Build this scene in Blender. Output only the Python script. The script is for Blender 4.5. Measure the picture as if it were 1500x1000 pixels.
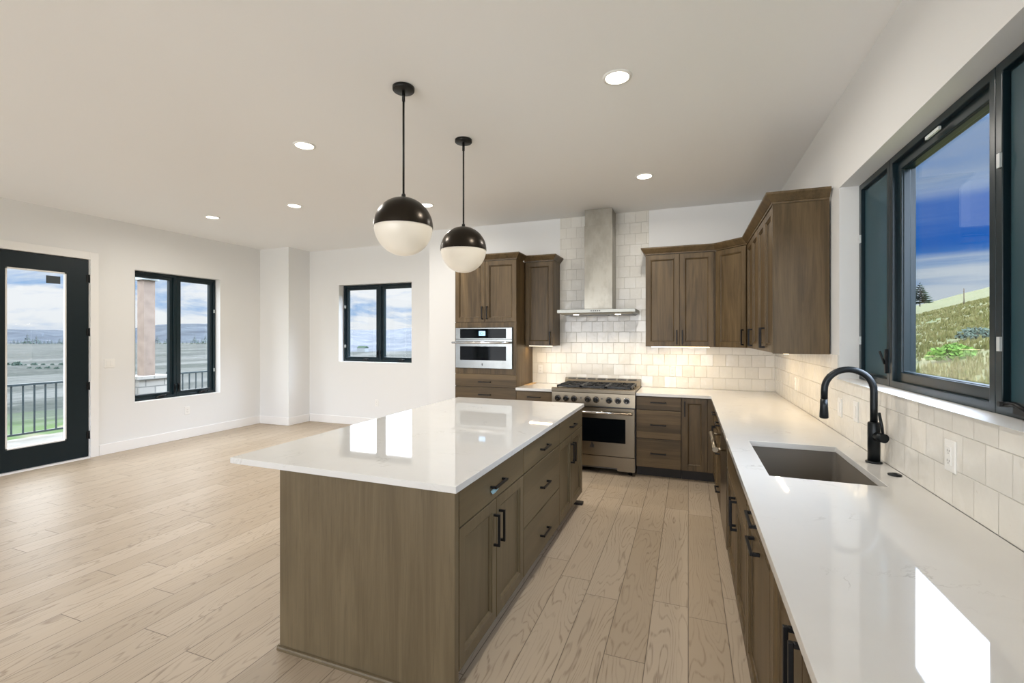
import bpy, bmesh, math, random
from mathutils import Vector, Matrix
random.seed(7)
S = bpy.context.scene
for o in list(bpy.data.objects):
    bpy.data.objects.remove(o)
C = S.collection
R = math.radians

# ------------------------------------------------------------------ camera, world, exposure
cam_d = bpy.data.cameras.new('camera')
cam = bpy.data.objects.new('camera', cam_d); C.objects.link(cam)
cam.location = (0, 0, 1.53)
cam.rotation_euler = (R(90), 0, R(20.85))
cam_d.sensor_width = 36; cam_d.lens = 678 / 1500 * 36
cam_d.shift_y = -8 / 1500
cam_d.clip_start = 0.03; cam_d.clip_end = 20000
S.camera = cam
S.view_settings.view_transform = 'Standard'
S.view_settings.look = 'None'
S.view_settings.gamma = 1
S.view_settings.use_curve_mapping = False
S.view_settings.exposure = 0.0
cy = S.cycles
cy.max_bounces = 10; cy.diffuse_bounces = 6; cy.glossy_bounces = 5; cy.transparent_max_bounces = 16
cy.transmission_bounces = 4
cy.caustics_reflective = False; cy.caustics_refractive = False
cy.sample_clamp_indirect = 5.0
cy.use_denoising = True

SKY_BACK = 10.0      # brightness added to the unseen sky, west/north/behind, to light the room
SKY_EAST = 28.0      # brightness added above the east window view, for the worktop reflection and daylight
FILL_LOW_BACK = 9.0   # added glow below the horizon behind the camera, lifts the ceiling
LAMP = 17.0         # each downlight, W
UNDER = 1.7        # each under-cabinet strip, W


class NT:
    """small node-tree helper"""
    def __init__(self, tree):
        self.t = tree; self.n = tree.nodes; self.l = tree.links
    def add(self, kind, ins=None, **kw):
        nd = self.n.new(kind)
        for k, v in kw.items():
            setattr(nd, k, v)
        for k, v in (ins or {}).items():
            s = nd.inputs[k]
            if isinstance(v, bpy.types.NodeSocket):
                self.l.new(v, s)
            else:
                s.default_value = v
        return nd
    def m(self, op, a, b=0.0, c=0.0, clamp=False):
        nd = self.n.new('ShaderNodeMath'); nd.operation = op; nd.use_clamp = clamp
        for i, v in enumerate((a, b, c)):
            if isinstance(v, bpy.types.NodeSocket):
                self.l.new(v, nd.inputs[i])
            else:
                nd.inputs[i].default_value = v
        return nd.outputs[0]
    def mix(self, f, a, b, blend='MIX'):
        nd = self.n.new('ShaderNodeMix'); nd.data_type = 'RGBA'; nd.blend_type = blend
        for idx, v in ((0, f), (6, a), (7, b)):
            if isinstance(v, bpy.types.NodeSocket):
                self.l.new(v, nd.inputs[idx])
            else:
                nd.inputs[idx].default_value = v if idx == 0 else (*v[:3], 1)
        return nd.outputs[2]
    def step(self, x, a, b):
        nd = self.n.new('ShaderNodeMapRange'); nd.interpolation_type = 'SMOOTHSTEP'
        for i, v in enumerate((x, a, b, 0.0, 1.0)):
            if isinstance(v, bpy.types.NodeSocket):
                self.l.new(v, nd.inputs[i])
            else:
                nd.inputs[i].default_value = v
        return nd.outputs[0]
    def ramp(self, x, stops):
        nd = self.n.new('ShaderNodeValToRGB')
        e = nd.color_ramp.elements
        while len(e) < len(stops):
            e.new(0.5)
        for i, (p, c) in enumerate(stops):
            e[i].position = p; e[i].color = (*c, 1)
        self.l.new(x, nd.inputs[0])
        return nd.outputs[0]
    def noise(self, vec, scale, detail=4, rough=0.55, dist=0.0):
        nd = self.add('ShaderNodeTexNoise', {'Scale': scale, 'Detail': detail, 'Roughness': rough, 'Distortion': dist})
        if vec is not None:
            self.l.new(vec, nd.inputs['Vector'])
        return nd.outputs['Fac']
    def xyz(self, x, y, z):
        nd = self.n.new('ShaderNodeCombineXYZ')
        for i, v in enumerate((x, y, z)):
            if isinstance(v, bpy.types.NodeSocket):
                self.l.new(v, nd.inputs[i])
            else:
                nd.inputs[i].default_value = v
        return nd.outputs[0]
    def sep(self, v):
        nd = self.n.new('ShaderNodeSeparateXYZ'); self.l.new(v, nd.inputs[0])
        return nd.outputs
    def scale(self, v, sc):
        nd = self.n.new('ShaderNodeVectorMath'); nd.operation = 'MULTIPLY'
        self.l.new(v, nd.inputs[0]); nd.inputs[1].default_value = sc
        return nd.outputs[0]


# ---- sky: broken cloud, deep blue in the east, added brightness above the window views and low behind the camera
W = bpy.data.worlds.new('sky'); S.world = W; W.use_nodes = True
w = NT(W.node_tree); w.n.clear()
dirv = w.add('ShaderNodeTexCoord').outputs['Generated']
sx, sy, sz = w.sep(dirv)
zc = w.m('ADD', w.m('MAXIMUM', sz, 0.0), 0.16)
plane = w.xyz(w.m('DIVIDE', sx, zc), w.m('DIVIDE', sy, zc), 0.0)
east = w.step(sx, -0.1, 0.28)
n1 = w.noise(w.scale(plane, (0.9, 0.9, 1)), 1.1, 9, 0.6, 0.6)
n1b = w.noise(w.xyz(w.m('MULTIPLY', sx, 9.0), w.m('MULTIPLY', sy, 9.0), w.m('MULTIPLY', sz, 34.0)), 0.55, 9, 0.62, 0.5)
n1 = w.m('ADD', w.m('MULTIPLY', n1, 0.35), w.m('MULTIPLY', n1b, 0.65))
n2 = w.noise(w.xyz(w.m('MULTIPLY', sx, 1.5), w.m('MULTIPLY', sy, 1.5), w.m('MULTIPLY', sz, 17.0)), 1.0, 7, 0.55, 0.3)
cm_w = w.step(n1, 0.385, 0.53)
band = w.m('SUBTRACT', 1.0, w.m('MULTIPLY', w.step(sz, 0.11, 0.15), w.m('SUBTRACT', 1.0, w.step(sz, 0.205, 0.245))))
cm_e = w.m('MULTIPLY', w.step(n2, 0.40, 0.62), w.m('ADD', 0.12, w.m('MULTIPLY', band, 0.88)))
cmask = w.mix(east, w.xyz(cm_w, cm_w, cm_w), w.xyz(cm_e, cm_e, cm_e))
blue = w.mix(east, (0.34, 0.53, 0.84), w.mix(w.step(sz, 0.10, 0.28), (0.10, 0.28, 0.62), (0.10, 0.26, 0.60)))
deep = w.mix(w.m('MULTIPLY', east, w.m('SUBTRACT', 1.0, band)), blue, (0.004, 0.13, 0.56))
cloud = w.mix(east, (0.95, 0.96, 1.0), w.mix(w.step(sz, 0.20, 0.26), (0.62, 0.70, 0.80), (0.26, 0.37, 0.58)))
base = w.mix(cmask, deep, cloud)
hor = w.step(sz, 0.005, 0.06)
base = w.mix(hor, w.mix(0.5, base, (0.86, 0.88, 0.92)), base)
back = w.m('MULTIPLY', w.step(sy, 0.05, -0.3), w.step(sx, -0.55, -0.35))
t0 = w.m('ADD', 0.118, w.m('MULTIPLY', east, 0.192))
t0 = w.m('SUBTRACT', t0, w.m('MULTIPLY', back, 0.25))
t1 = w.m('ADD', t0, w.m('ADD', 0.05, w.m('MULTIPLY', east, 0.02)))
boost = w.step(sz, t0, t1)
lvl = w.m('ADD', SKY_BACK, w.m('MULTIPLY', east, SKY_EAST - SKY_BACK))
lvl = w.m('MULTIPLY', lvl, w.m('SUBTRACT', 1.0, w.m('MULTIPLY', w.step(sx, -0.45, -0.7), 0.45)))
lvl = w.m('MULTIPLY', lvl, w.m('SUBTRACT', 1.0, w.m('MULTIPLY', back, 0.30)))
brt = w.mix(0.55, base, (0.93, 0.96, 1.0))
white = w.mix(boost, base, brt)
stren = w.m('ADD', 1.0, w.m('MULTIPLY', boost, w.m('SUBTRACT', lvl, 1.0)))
below = w.m('SUBTRACT', 1.0, w.step(sz, -0.08, -0.01))
floor_l = w.m('ADD', 0.25, w.m('MULTIPLY', w.step(sy, 0.0, -0.2), FILL_LOW_BACK))
mixn = w.m('ADD', w.m('MULTIPLY', stren, w.m('SUBTRACT', 1.0, below)), w.m('MULTIPLY', floor_l, below))
stren = mixn
white = w.mix(below, white, (0.90, 0.93, 0.95))
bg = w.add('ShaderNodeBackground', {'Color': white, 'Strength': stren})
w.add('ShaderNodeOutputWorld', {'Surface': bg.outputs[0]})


def portal(name, loc, rot, sx_, sy_):
    d = bpy.data.lights.new(name, 'AREA'); d.shape = 'RECTANGLE'; d.size = sx_; d.size_y = sy_
    d.cycles.is_portal = True
    o = bpy.data.objects.new(name, d); C.objects.link(o); o.location = loc; o.rotation_euler = rot
portal('sky_portal', (1.35, 2.6, 1.9), (0, R(90), 0), 1.3, 2.0)          # faces -X
portal('sky_portal', (-7.3, 4.68, 1.53), (0, R(-90), 0), 1.85, 1.3)      # faces +X
portal('sky_portal', (-7.25, 3.05, 1.28), (0, R(-90), 0), 2.1, 0.7)
portal('sky_portal', (-4.98, 6.8, 1.75), (R(-90), 0, 0), 1.5, 1.35)      # faces -Y
for px_ in (-5.6, -3.1, -0.6):
    portal('sky_portal', (px_, -4.75, 1.35), (R(90), 0, 0), 2.0, 2.5)    # faces +Y


# ------------------------------------------------------------------ materials
def M(name):
    mt = bpy.data.materials.new(name); mt.use_nodes = True
    nt = NT(mt.node_tree)
    return mt, nt, nt.n['Principled BSDF']

def setp(p, nt, **kw):
    for k, v in kw.items():
        s = p.inputs[k.replace('_', ' ')]
        if isinstance(v, bpy.types.NodeSocket):
            nt.l.new(v, s)
        else:
            s.default_value = (*v, 1) if isinstance(v, tuple) and len(v) == 3 else v

def plain(name, col, rough=0.5, metal=0.0, bump=0.0, bscale=60, **kw):
    mt, nt, p = M(name)
    setp(p, nt, Base_Color=col, Roughness=rough, Metallic=metal, **kw)
    tc = nt.add('ShaderNodeTexCoord').outputs['Object']
    n = nt.noise(tc, bscale, 3)
    if bump:
        b = nt.add('ShaderNodeBump', {'Strength': bump, 'Distance': 0.002, 'Height': n})
        nt.l.new(b.outputs[0], p.inputs['Normal'])
    else:
        nt.l.new(nt.m('ADD', rough - 0.01, nt.m('MULTIPLY', n, 0.02)), p.inputs['Roughness'])
    return mt

def emit(name, col, st):
    mt, nt, p = M(name)
    setp(p, nt, Base_Color=col, Emission_Color=col, Emission_Strength=st, Roughness=0.4)
    return mt

wall_paint = plain('wall_paint', (0.80, 0.80, 0.79), 0.6, bump=0.08, bscale=220)
ceil_paint = plain('ceiling_paint', (0.90, 0.90, 0.89), 0.7, bump=0.06, bscale=220)
trim_paint = plain('trim_paint', (0.86, 0.85, 0.83), 0.35)
white_plastic = plain('white_plastic', (0.85, 0.84, 0.81), 0.3)
dark_slot = plain('dark_slot', (0.02, 0.02, 0.02), 0.5)
black_frame = plain('black_window_frame', (0.006, 0.017, 0.023), 0.28, Specular_IOR_Level=0.35)
door_black = plain('black_door_paint', (0.006, 0.014, 0.018), 0.4, Specular_IOR_Level=0.3)
black_metal = plain('matte_black_metal', (0.005, 0.005, 0.0055), 0.42, 0.0, Specular_IOR_Level=0.3)
faucet_black = plain('faucet_black', (0.012, 0.015, 0.017), 0.33, 0.5)
bronze = plain('dark_bronze', (0.030, 0.024, 0.018), 0.28, 0.85)
rod_black = plain('rod_black', (0.012, 0.012, 0.011), 0.4, 0.4)
steel_dark = plain('dark_steel', (0.10, 0.10, 0.10), 0.35, 0.9)
cast_iron = plain('cast_iron', (0.012, 0.013, 0.014), 0.42, bump=0.3, bscale=300)
black_glass = plain('black_oven_glass', (0.002, 0.003, 0.004), 0.03, Specular_IOR_Level=0.10)
chrome = plain('chrome', (0.75, 0.74, 0.72), 0.12, 1.0)
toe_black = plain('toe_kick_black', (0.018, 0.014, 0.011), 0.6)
grey_sticker = plain('grey_sticker', (0.05, 0.065, 0.075), 0.6)
clip_mat = plain('pale_clip', (0.6, 0.64, 0.64), 0.35)
light_wood = plain('raw_wood', (0.62, 0.42, 0.22), 0.6)
tape_blue = plain('tape_film', (0.35, 0.6, 0.75), 0.3)
composite = plain('sink_composite', (0.175, 0.155, 0.13), 0.42, bump=0.1, bscale=500)

def brushed(name, col, rough, axis, smudge=0.0):
    mt, nt, p = M(name)
    tc = nt.add('ShaderNodeTexCoord').outputs['Object']
    sc = [300, 300, 300]; sc[axis] = 3
    n = nt.noise(nt.scale(tc, sc), 1.0, 3)
    big = nt.noise(nt.scale(tc, (3, 3, 1.6)), 2.0, 4, 0.6)
    c = nt.mix(n, tuple(v * 0.9 for v in col), col)
    if smudge:
        c = nt.mix(nt.m('MULTIPLY', nt.step(big, 0.4, 0.65), smudge), c, tuple(v * 0.55 for v in col))
    r = nt.m('ADD', rough - 0.05, nt.m('ADD', nt.m('MULTIPLY', n, 0.08), nt.m('MULTIPLY', big, 0.12)))
    setp(p, nt, Base_Color=c, Metallic=1.0, Roughness=r)
    b = nt.add('ShaderNodeBump', {'Strength': 0.06, 'Distance': 0.001, 'Height': n})
    nt.l.new(b.outputs[0], p.inputs['Normal'])
    return mt
steel_h = brushed('brushed_steel', (0.245, 0.205, 0.150), 0.26, 0)
steel_oven = brushed('oven_steel', (0.28, 0.29, 0.285), 0.20, 0)
steel_canopy = brushed('canopy_steel', (0.28, 0.275, 0.245), 0.28, 0)
steel_hood = brushed('hood_steel', (0.36, 0.335, 0.285), 0.30, 2, 0.5)

def wood(name, axis, dark=(0.055, 0.035, 0.0145), light=(0.145, 0.097, 0.046), plank=False):
    """brown-grey stained cabinet wood, grain along the given axis"""
    mt, nt, p = M(name)
    tc = nt.add('ShaderNodeTexCoord').outputs['Object']
    rnd = nt.add('ShaderNodeObjectInfo').outputs['Random']
    off = nt.add('ShaderNodeVectorMath', operation='ADD')
    nt.l.new(tc, off.inputs[0]); nt.l.new(nt.xyz(nt.m('MULTIPLY', rnd, 17.0), nt.m('MULTIPLY', rnd, 9.0), nt.m('MULTIPLY', rnd, 23.0)), off.inputs[1])
    v = off.outputs[0]
    s1 = [55, 55, 55]; s1[axis] = 2.2
    s2 = [7, 7, 7]; s2[axis] = 0.8
    s3 = [260, 260, 260]; s3[axis] = 6
    fine = nt.noise(nt.scale(v, s1), 1.0, 4, 0.6)
    broad = nt.noise(nt.scale(v, s2), 1.0, 5, 0.6, 1.2)
    pore = nt.noise(nt.scale(v, s3), 1.0, 2)
    g = nt.m('ADD', nt.m('MULTIPLY', fine, 0.35), nt.m('MULTIPLY', broad, 0.65))
    if plank:   # wide boards glued side by side, each its own tone
        ax = nt.sep(v)[2]
        row = nt.m('FLOOR', nt.m('MULTIPLY', ax, 10.5))
        wn = nt.add('ShaderNodeTexWhiteNoise', {'W': row}, noise_dimensions='1D')
        g = nt.m('ADD', nt.m('MULTIPLY', g, 0.75), nt.m('MULTIPLY', wn.outputs['Value'], 0.25))
    c = nt.mix(nt.step(g, 0.30, 0.68), dark, light)
    c = nt.mix(nt.m('MULTIPLY', nt.step(pore, 0.58, 0.72), 0.25), c, tuple(x * 0.5 for x in dark))
    c = nt.mix(nt.m('MULTIPLY', rnd, 0.18), c, tuple(x * 0.6 for x in light))
    setp(p, nt, Base_Color=c, Roughness=nt.m('ADD', 0.36, nt.m('MULTIPLY', fine, 0.12)), Specular_IOR_Level=0.33)
    b = nt.add('ShaderNodeBump', {'Strength': 0.10, 'Distance': 0.001, 'Height': pore})
    nt.l.new(b.outputs[0], p.inputs['Normal'])
    return mt
wood_v = wood('stained_wood', 2)
wood_x = wood('stained_wood_grain_across', 0, plank=True)
wood_y = wood('stained_wood_grain_along', 1, plank=True)
ISL = dict(dark=(0.097, 0.071, 0.037), light=(0.150, 0.113, 0.063))
isl_v = wood('island_stained_wood', 2, **ISL)
isl_y = wood('island_stained_wood_grain_along', 1, plank=True, **ISL)

def quartz():
    mt, nt, p = M('white_quartz')
    tc = nt.add('ShaderNodeTexCoord').outputs['Object']
    n = nt.noise(tc, 2.2, 6, 0.6, 1.5)
    vein = nt.m('SUBTRACT', 1.0, nt.step(nt.m('ABSOLUTE', nt.m('SUBTRACT', n, 0.5)), 0.0, 0.012))
    brk = nt.step(nt.noise(tc, 3.1, 4), 0.52, 0.68)
    sp = nt.step(nt.noise(tc, 45.0, 3), 0.70, 0.78)
    mot = nt.noise(tc, 6.0, 5)
    c = nt.mix(mot, (0.70, 0.69, 0.665), (0.65, 0.64, 0.615))
    c = nt.mix(nt.m('MULTIPLY', nt.m('MULTIPLY', vein, brk), 0.55), c, (0.40, 0.38, 0.35))
    c = nt.mix(nt.m('MULTIPLY', sp, 0.2), c, (0.5, 0.48, 0.45))
    setp(p, nt, Base_Color=c, Roughness=0.035, IOR=1.62)
    return mt
quartz_m = quartz()

def floor_mat():
    mt, nt, p = M('oak_plank_floor')
    pos = nt.add('ShaderNodeNewGeometry').outputs['Position']
    x, y, z = nt.sep(pos)
    Wd, Ln = 0.19, 1.55
    u = nt.m('DIVIDE', x, Wd)
    row = nt.m('FLOOR', u); fu = nt.m('FRACT', u)
    r1 = nt.add('ShaderNodeTexWhiteNoise', {'W': row}, noise_dimensions='1D').outputs['Value']
    v = nt.m('ADD', nt.m('DIVIDE', y, Ln), nt.m('MULTIPLY', r1, 7.31))
    col = nt.m('FLOOR', v); fv = nt.m('FRACT', v)
    wn = nt.add('ShaderNodeTexWhiteNoise', {'Vector': nt.xyz(row, col, 0.0)}, noise_dimensions='2D')
    pid = wn.outputs['Value']
    pc = nt.sep(wn.outputs['Color'])
    gx = nt.m('ADD', x, nt.m('MULTIPLY', pid, 31.0)); gy = nt.m('ADD', y, nt.m('MULTIPLY', pc[1], 17.0))
    # cathedral grain: stretched distorted rings
    warp = nt.noise(nt.xyz(nt.m('MULTIPLY', gx, 6.0), nt.m('MULTIPLY', gy, 0.9), pid), 1.0, 2.5, 0.42)
    ring = nt.m('FRACT', nt.m('ADD', nt.m('MULTIPLY', gx, 30.0), nt.m('MULTIPLY', warp, 21.0)))
    ring = nt.m('ABSOLUTE', nt.m('SUBTRACT', ring, 0.5))
    fine = nt.noise(nt.xyz(nt.m('MULTIPLY', gx, 130.0), nt.m('MULTIPLY', gy, 4.0), 0.0), 1.0, 4, 0.6)
    patch = nt.step(nt.noise(nt.xyz(nt.m('MULTIPLY', gx, 9.0), nt.m('MULTIPLY', gy, 1.6), 7.0), 1.0, 3), 0.36, 0.62)
    grain = nt.m('MULTIPLY', nt.m('MULTIPLY', nt.step(ring, 0.31, 0.49), nt.step(fine, 0.30, 0.62)), nt.m('ADD', 0.35, nt.m('MULTIPLY', patch, 0.75)))
    tone = nt.noise(nt.xyz(nt.m('MULTIPLY', gx, 3.0), nt.m('MULTIPLY', gy, 0.8), 0.0), 1.0, 3)
    c = nt.mix(pid, (0.395, 0.305, 0.21), (0.495, 0.402, 0.30))
    c = nt.mix(nt.m('MULTIPLY', tone, 0.5), c, (0.45, 0.37, 0.275))
    c = nt.mix(nt.m('MULTIPLY', grain, 0.70), c, (0.22, 0.155, 0.10))
    kn = nt.step(nt.noise(nt.xyz(nt.m('MULTIPLY', gx, 4.0), nt.m('MULTIPLY', gy, 2.2), 3.0), 1.0, 1), 0.76, 0.82)
    c = nt.mix(nt.m('MULTIPLY', kn, 0.4), c, (0.2, 0.13, 0.08))
    eu = nt.m('MULTIPLY', nt.m('SUBTRACT', 0.5, nt.m('ABSOLUTE', nt.m('SUBTRACT', fu, 0.5))), Wd)
    ev = nt.m('MULTIPLY', nt.m('SUBTRACT', 0.5, nt.m('ABSOLUTE', nt.m('SUBTRACT', fv, 0.5))), Ln)
    e = nt.m('MINIMUM', eu, ev)
    seam = nt.m('SUBTRACT', 1.0, nt.step(e, 0.0006, 0.0030))
    c = nt.mix(nt.m('MULTIPLY', seam, 0.88), c, (0.10, 0.07, 0.045))
    setp(p, nt, Base_Color=c, Roughness=nt.m('ADD', 0.36, nt.m('MULTIPLY', fine, 0.16)))
    h = nt.m('SUBTRACT', nt.m('MULTIPLY', grain, -0.25), nt.m('MULTIPLY', seam, 1.5))
    b = nt.add('ShaderNodeBump', {'Strength': 0.35, 'Distance': 0.0012, 'Height': h})
    nt.l.new(b.outputs[0], p.inputs['Normal'])
    return mt
floor_m = floor_mat()

def tile_mat(name, axis):
    """handmade square glazed tile, running bond; axis 0: wall along X, 1: wall along Y"""
    mt, nt, p = M(name)
    pos = nt.add('ShaderNodeNewGeometry').outputs['Position']
    xyz = nt.sep(pos)
    T = 0.1335
    rv = nt.m('DIVIDE', nt.m('SUBTRACT', xyz[2], 0.914), T)
    row = nt.m('FLOOR', rv); fv = nt.m('FRACT', rv)
    ru = nt.m('ADD', nt.m('DIVIDE', xyz[axis], T), nt.m('MULTIPLY', nt.m('FRACT', nt.m('MULTIPLY', row, 0.5)), 1.0))
    col = nt.m('FLOOR', ru); fu = nt.m('FRACT', ru)
    wn = nt.add('ShaderNodeTexWhiteNoise', {'Vector': nt.xyz(row, col, 4.0)}, noise_dimensions='3D')
    r = nt.sep(wn.outputs['Color']); val = wn.outputs['Value']
    cloudy = nt.noise(pos, 9.0, 5, 0.65, 0.8)
    c = nt.mix(val, (0.80, 0.775, 0.715), (0.73, 0.705, 0.645))
    c = nt.mix(nt.m('MULTIPLY', nt.step(cloudy, 0.5, 0.72), 0.5), c, (0.84, 0.82, 0.78))
    eu = nt.m('SUBTRACT', 0.5, nt.m('ABSOLUTE', nt.m('SUBTRACT', fu, 0.5)))
    ev = nt.m('SUBTRACT', 0.5, nt.m('ABSOLUTE', nt.m('SUBTRACT', fv, 0.5)))
    wob = nt.m('MULTIPLY', nt.m('SUBTRACT', nt.noise(pos, 25.0, 2), 0.5), 0.02)
    e = nt.m('ADD', nt.m('MINIMUM', eu, ev), wob)
    grout = nt.m('SUBTRACT', 1.0, nt.step(e, 0.005, 0.018))
    c = nt.mix(nt.m('MULTIPLY', grout, 0.55), c, (0.50, 0.47, 0.41))
    spot = nt.step(nt.noise(pos, 30.0, 3, 0.6), 0.70, 0.76)
    c = nt.mix(nt.m('MULTIPLY', spot, 0.25), c, (0.45, 0.38, 0.28))
    tilt = nt.m('ADD', nt.m('MULTIPLY', nt.m('SUBTRACT', fu, 0.5), nt.m('SUBTRACT', r[0], 0.5)),
                nt.m('MULTIPLY', nt.m('SUBTRACT', fv, 0.5), nt.m('SUBTRACT', r[1], 0.5)))
    wave = nt.noise(pos, 16.0, 2, 0.4)
    h = nt.m('ADD', nt.m('MULTIPLY', tilt, 3.2), nt.m('MULTIPLY', wave, 0.9))
    h = nt.m('SUBTRACT', h, nt.m('MULTIPLY', grout, 0.8))
    b = nt.add('ShaderNodeBump', {'Strength': 0.7, 'Distance': 0.004, 'Height': h})
    setp(p, nt, Base_Color=c, Roughness=nt.m('ADD', 0.13, nt.m('MULTIPLY', grout, 0.5)))
    nt.l.new(b.outputs[0], p.inputs['Normal'])
    return mt
tile_x = tile_mat('glazed_square_tile_kitchen', 0)
tile_y = tile_mat('glazed_square_tile_window', 1)

def glass_mat(name, tint=(0.97, 0.985, 0.98), screen=0.0):
    mt, nt, p = M(name); nt.n.remove(p)
    out = nt.n['Material Output']
    tr = nt.add('ShaderNodeBsdfTransparent', {'Color': (*tint, 1)})
    gl = nt.add('ShaderNodeBsdfGlossy', {'Roughness': 0.0, 'Color': (1, 1, 1, 1)})
    bf = nt.add('ShaderNodeNewGeometry').outputs['Backfacing']     # same reflectance on both faces of the pane
    fr = nt.add('ShaderNodeFresnel', {'IOR': nt.m('ADD', 1.32, nt.m('MULTIPLY', bf, 1 / 1.32 - 1.32))})
    mx = nt.add('ShaderNodeMixShader', {0: fr.outputs[0], 1: tr.outputs[0], 2: gl.outputs[0]})
    nt.l.new(mx.outputs[0], out.inputs[0])
    return mt
glass = glass_mat('clear_window_glass')

def screen_mat():
    mt, nt, p = M('insect_screen_mesh')
    setp(p, nt, Base_Color=(0.022, 0.07, 0.09), Roughness=0.5)
    out = nt.n['Material Output']
    tr = nt.add('ShaderNodeBsdfTransparent', {'Color': (0.6, 0.75, 0.8, 1)})
    mx = nt.add('ShaderNodeMixShader', {0: 0.80, 1: tr.outputs[0], 2: p.outputs[0]})
    nt.l.new(mx.outputs[0], out.inputs[0])
    return mt
screen_m = screen_mat()

def globe_mat():
    mt, nt, p = M('frosted_white_glass')
    setp(p, nt, Base_Color=(0.74, 0.70, 0.62), Roughness=0.28, Transmission_Weight=0.0, Subsurface_Weight=0.0,
         Emission_Color=(1.0, 0.86, 0.68), Emission_Strength=0.14)
    return mt
globe_m = globe_mat()
lens_m = emit('downlight_lens', (1.0, 0.93, 0.82), 9.0)
hood_lens_m = emit('hood_lamp_lens', (1.0, 0.90, 0.74), 12.0)
led_m = emit('led_strip', (1.0, 0.82, 0.55), 3.0)
disp_m = emit('oven_display', (0.35, 0.62, 0.95), 1.1)

def ground_mat(name, stops, scale, extra=None, rough=0.9):
    mt, nt, p = M(name)
    pos = nt.add('ShaderNodeNewGeometry').outputs['Position']
    n = nt.noise(pos, scale, 8, 0.65)
    c = nt.ramp(n, stops)
    if extra:
        c = extra(nt, pos, c)
    setp(p, nt, Base_Color=c, Roughness=rough)
    p.inputs['Specular IOR Level'].default_value = 0.1
    return mt

def valley_extra(nt, pos, c):
    x, y, z = nt.sep(pos)
    r = nt.m('SQRT', nt.m('ADD', nt.m('MULTIPLY', x, x), nt.m('MULTIPLY', y, y)))
    d = nt.m('ADD', r, nt.m('MULTIPLY', nt.noise(pos, 0.25, 3), 3.0))
    ygate = nt.m('MULTIPLY', nt.m('SUBTRACT', 1.0, nt.step(d, 44.0, 46.0)), nt.step(d, 30.0, 33.0))
    g = nt.mix(nt.noise(pos, 0.8, 4), (0.020, 0.040, 0.009), (0.036, 0.060, 0.015))
    sand = nt.step(nt.noise(pos, 0.20, 2), 0.60, 0.66)
    g = nt.mix(sand, g, (0.10, 0.082, 0.06))
    c = nt.mix(ygate, c, g)
    far = nt.step(nt.noise(nt.scale(pos, (1.6, 0.5, 1)), 0.035, 7, 0.75), 0.50, 0.60)
    strk = nt.noise(nt.scale(pos, (1, 0.25, 1)), 0.12, 6, 0.7)
    c = nt.mix(nt.m('MULTIPLY', nt.step(strk, 0.48, 0.62), 0.55), c, (0.068, 0.068, 0.062))
    return nt.mix(nt.m('MULTIPLY', far, 0.6), c, (0.010, 0.014, 0.010))
valley_m = ground_mat('sagebrush_valley', [(0.35, (0.008, 0.010, 0.008)), (0.5, (0.021, 0.023, 0.020)), (0.65, (0.042, 0.043, 0.037))], 0.9, valley_extra)
mount_m = ground_mat('distant_mountain_slopes', [(0.35, (0.010, 0.014, 0.020)), (0.52, (0.021, 0.027, 0.035)), (0.68, (0.040, 0.046, 0.052))], 0.004)  # bluish grey of distance haze is put into the slope colour
mount_n_m = ground_mat('pale_mountain_slopes', [(0.38, (0.034, 0.040, 0.050)), (0.5, (0.048, 0.053, 0.062)), (0.64, (0.074, 0.079, 0.088))], 0.005)
def hill_extra(nt, pos, c):
    br = nt.step(nt.noise(pos, 0.35, 4, 0.6), 0.55, 0.68)
    c = nt.mix(nt.m('MULTIPLY', br, 0.6), c, (0.045, 0.065, 0.018))
    rk = nt.step(nt.noise(nt.scale(pos, (1, 0.4, 1)), 1.1, 5, 0.7), 0.62, 0.70)
    return nt.mix(nt.m('MULTIPLY', rk, 0.5), c, (0.14, 0.13, 0.11))
hill_m = ground_mat('dry_grass_hill', [(0.35, (0.030, 0.036, 0.011)), (0.5, (0.062, 0.064, 0.022)), (0.65, (0.100, 0.095, 0.042))], 3.0, hill_extra)
grass_m = ground_mat('grass_blades', [(0.3, (0.055, 0.068, 0.018)), (0.5, (0.115, 0.112, 0.042)), (0.7, (0.185, 0.17, 0.085))], 0.9)
needle_m = ground_mat('pine_needles', [(0.3, (0.010, 0.022, 0.014)), (0.7, (0.028, 0.045, 0.026))], 8.0)
bush_m = ground_mat('green_bush_leaves', [(0.3, (0.035, 0.085, 0.012)), (0.7, (0.09, 0.16, 0.03))], 6.0)
sage_m = ground_mat('sage_bush_leaves', [(0.3, (0.03, 0.05, 0.04)), (0.7, (0.07, 0.09, 0.07))], 6.0)
bark_m = ground_mat('weathered_bark', [(0.3, (0.04, 0.03, 0.022)), (0.7, (0.10, 0.08, 0.06))], 12.0)
timber_m = ground_mat('rough_timber', [(0.3, (0.13, 0.10, 0.08)), (0.7, (0.20, 0.155, 0.125))], 7.0)
beam_m = plain('pale_beam', (0.22, 0.24, 0.23), 0.6)
deck_m = ground_mat('deck_boards', [(0.3, (0.12, 0.115, 0.10)), (0.7, (0.18, 0.17, 0.15))], 5.0)
rail_m = plain('railing_metal', (0.012, 0.022, 0.026), 0.4)
def stone_extra(nt, pos, c):
    x, y, z = nt.sep(pos)
    u = nt.m('ADD', x, y)
    br = nt.add('ShaderNodeTexBrick', {'Vector': nt.xyz(u, z, 0.0), 'Scale': 1.0, 'Mortar Size': 0.012, 'Brick Width': 0.34, 'Row Height': 0.14,
               'Color1': (0.30, 0.285, 0.25, 1), 'Color2': (0.21, 0.20, 0.18, 1), 'Mortar': (0.09, 0.09, 0.085, 1)})
    return nt.mix(0.75, c, br.outputs['Color'])
stone_m = ground_mat('ledge_stone', [(0.3, (0.14, 0.13, 0.12)), (0.7, (0.22, 0.21, 0.19))], 5.0, stone_extra)
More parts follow.
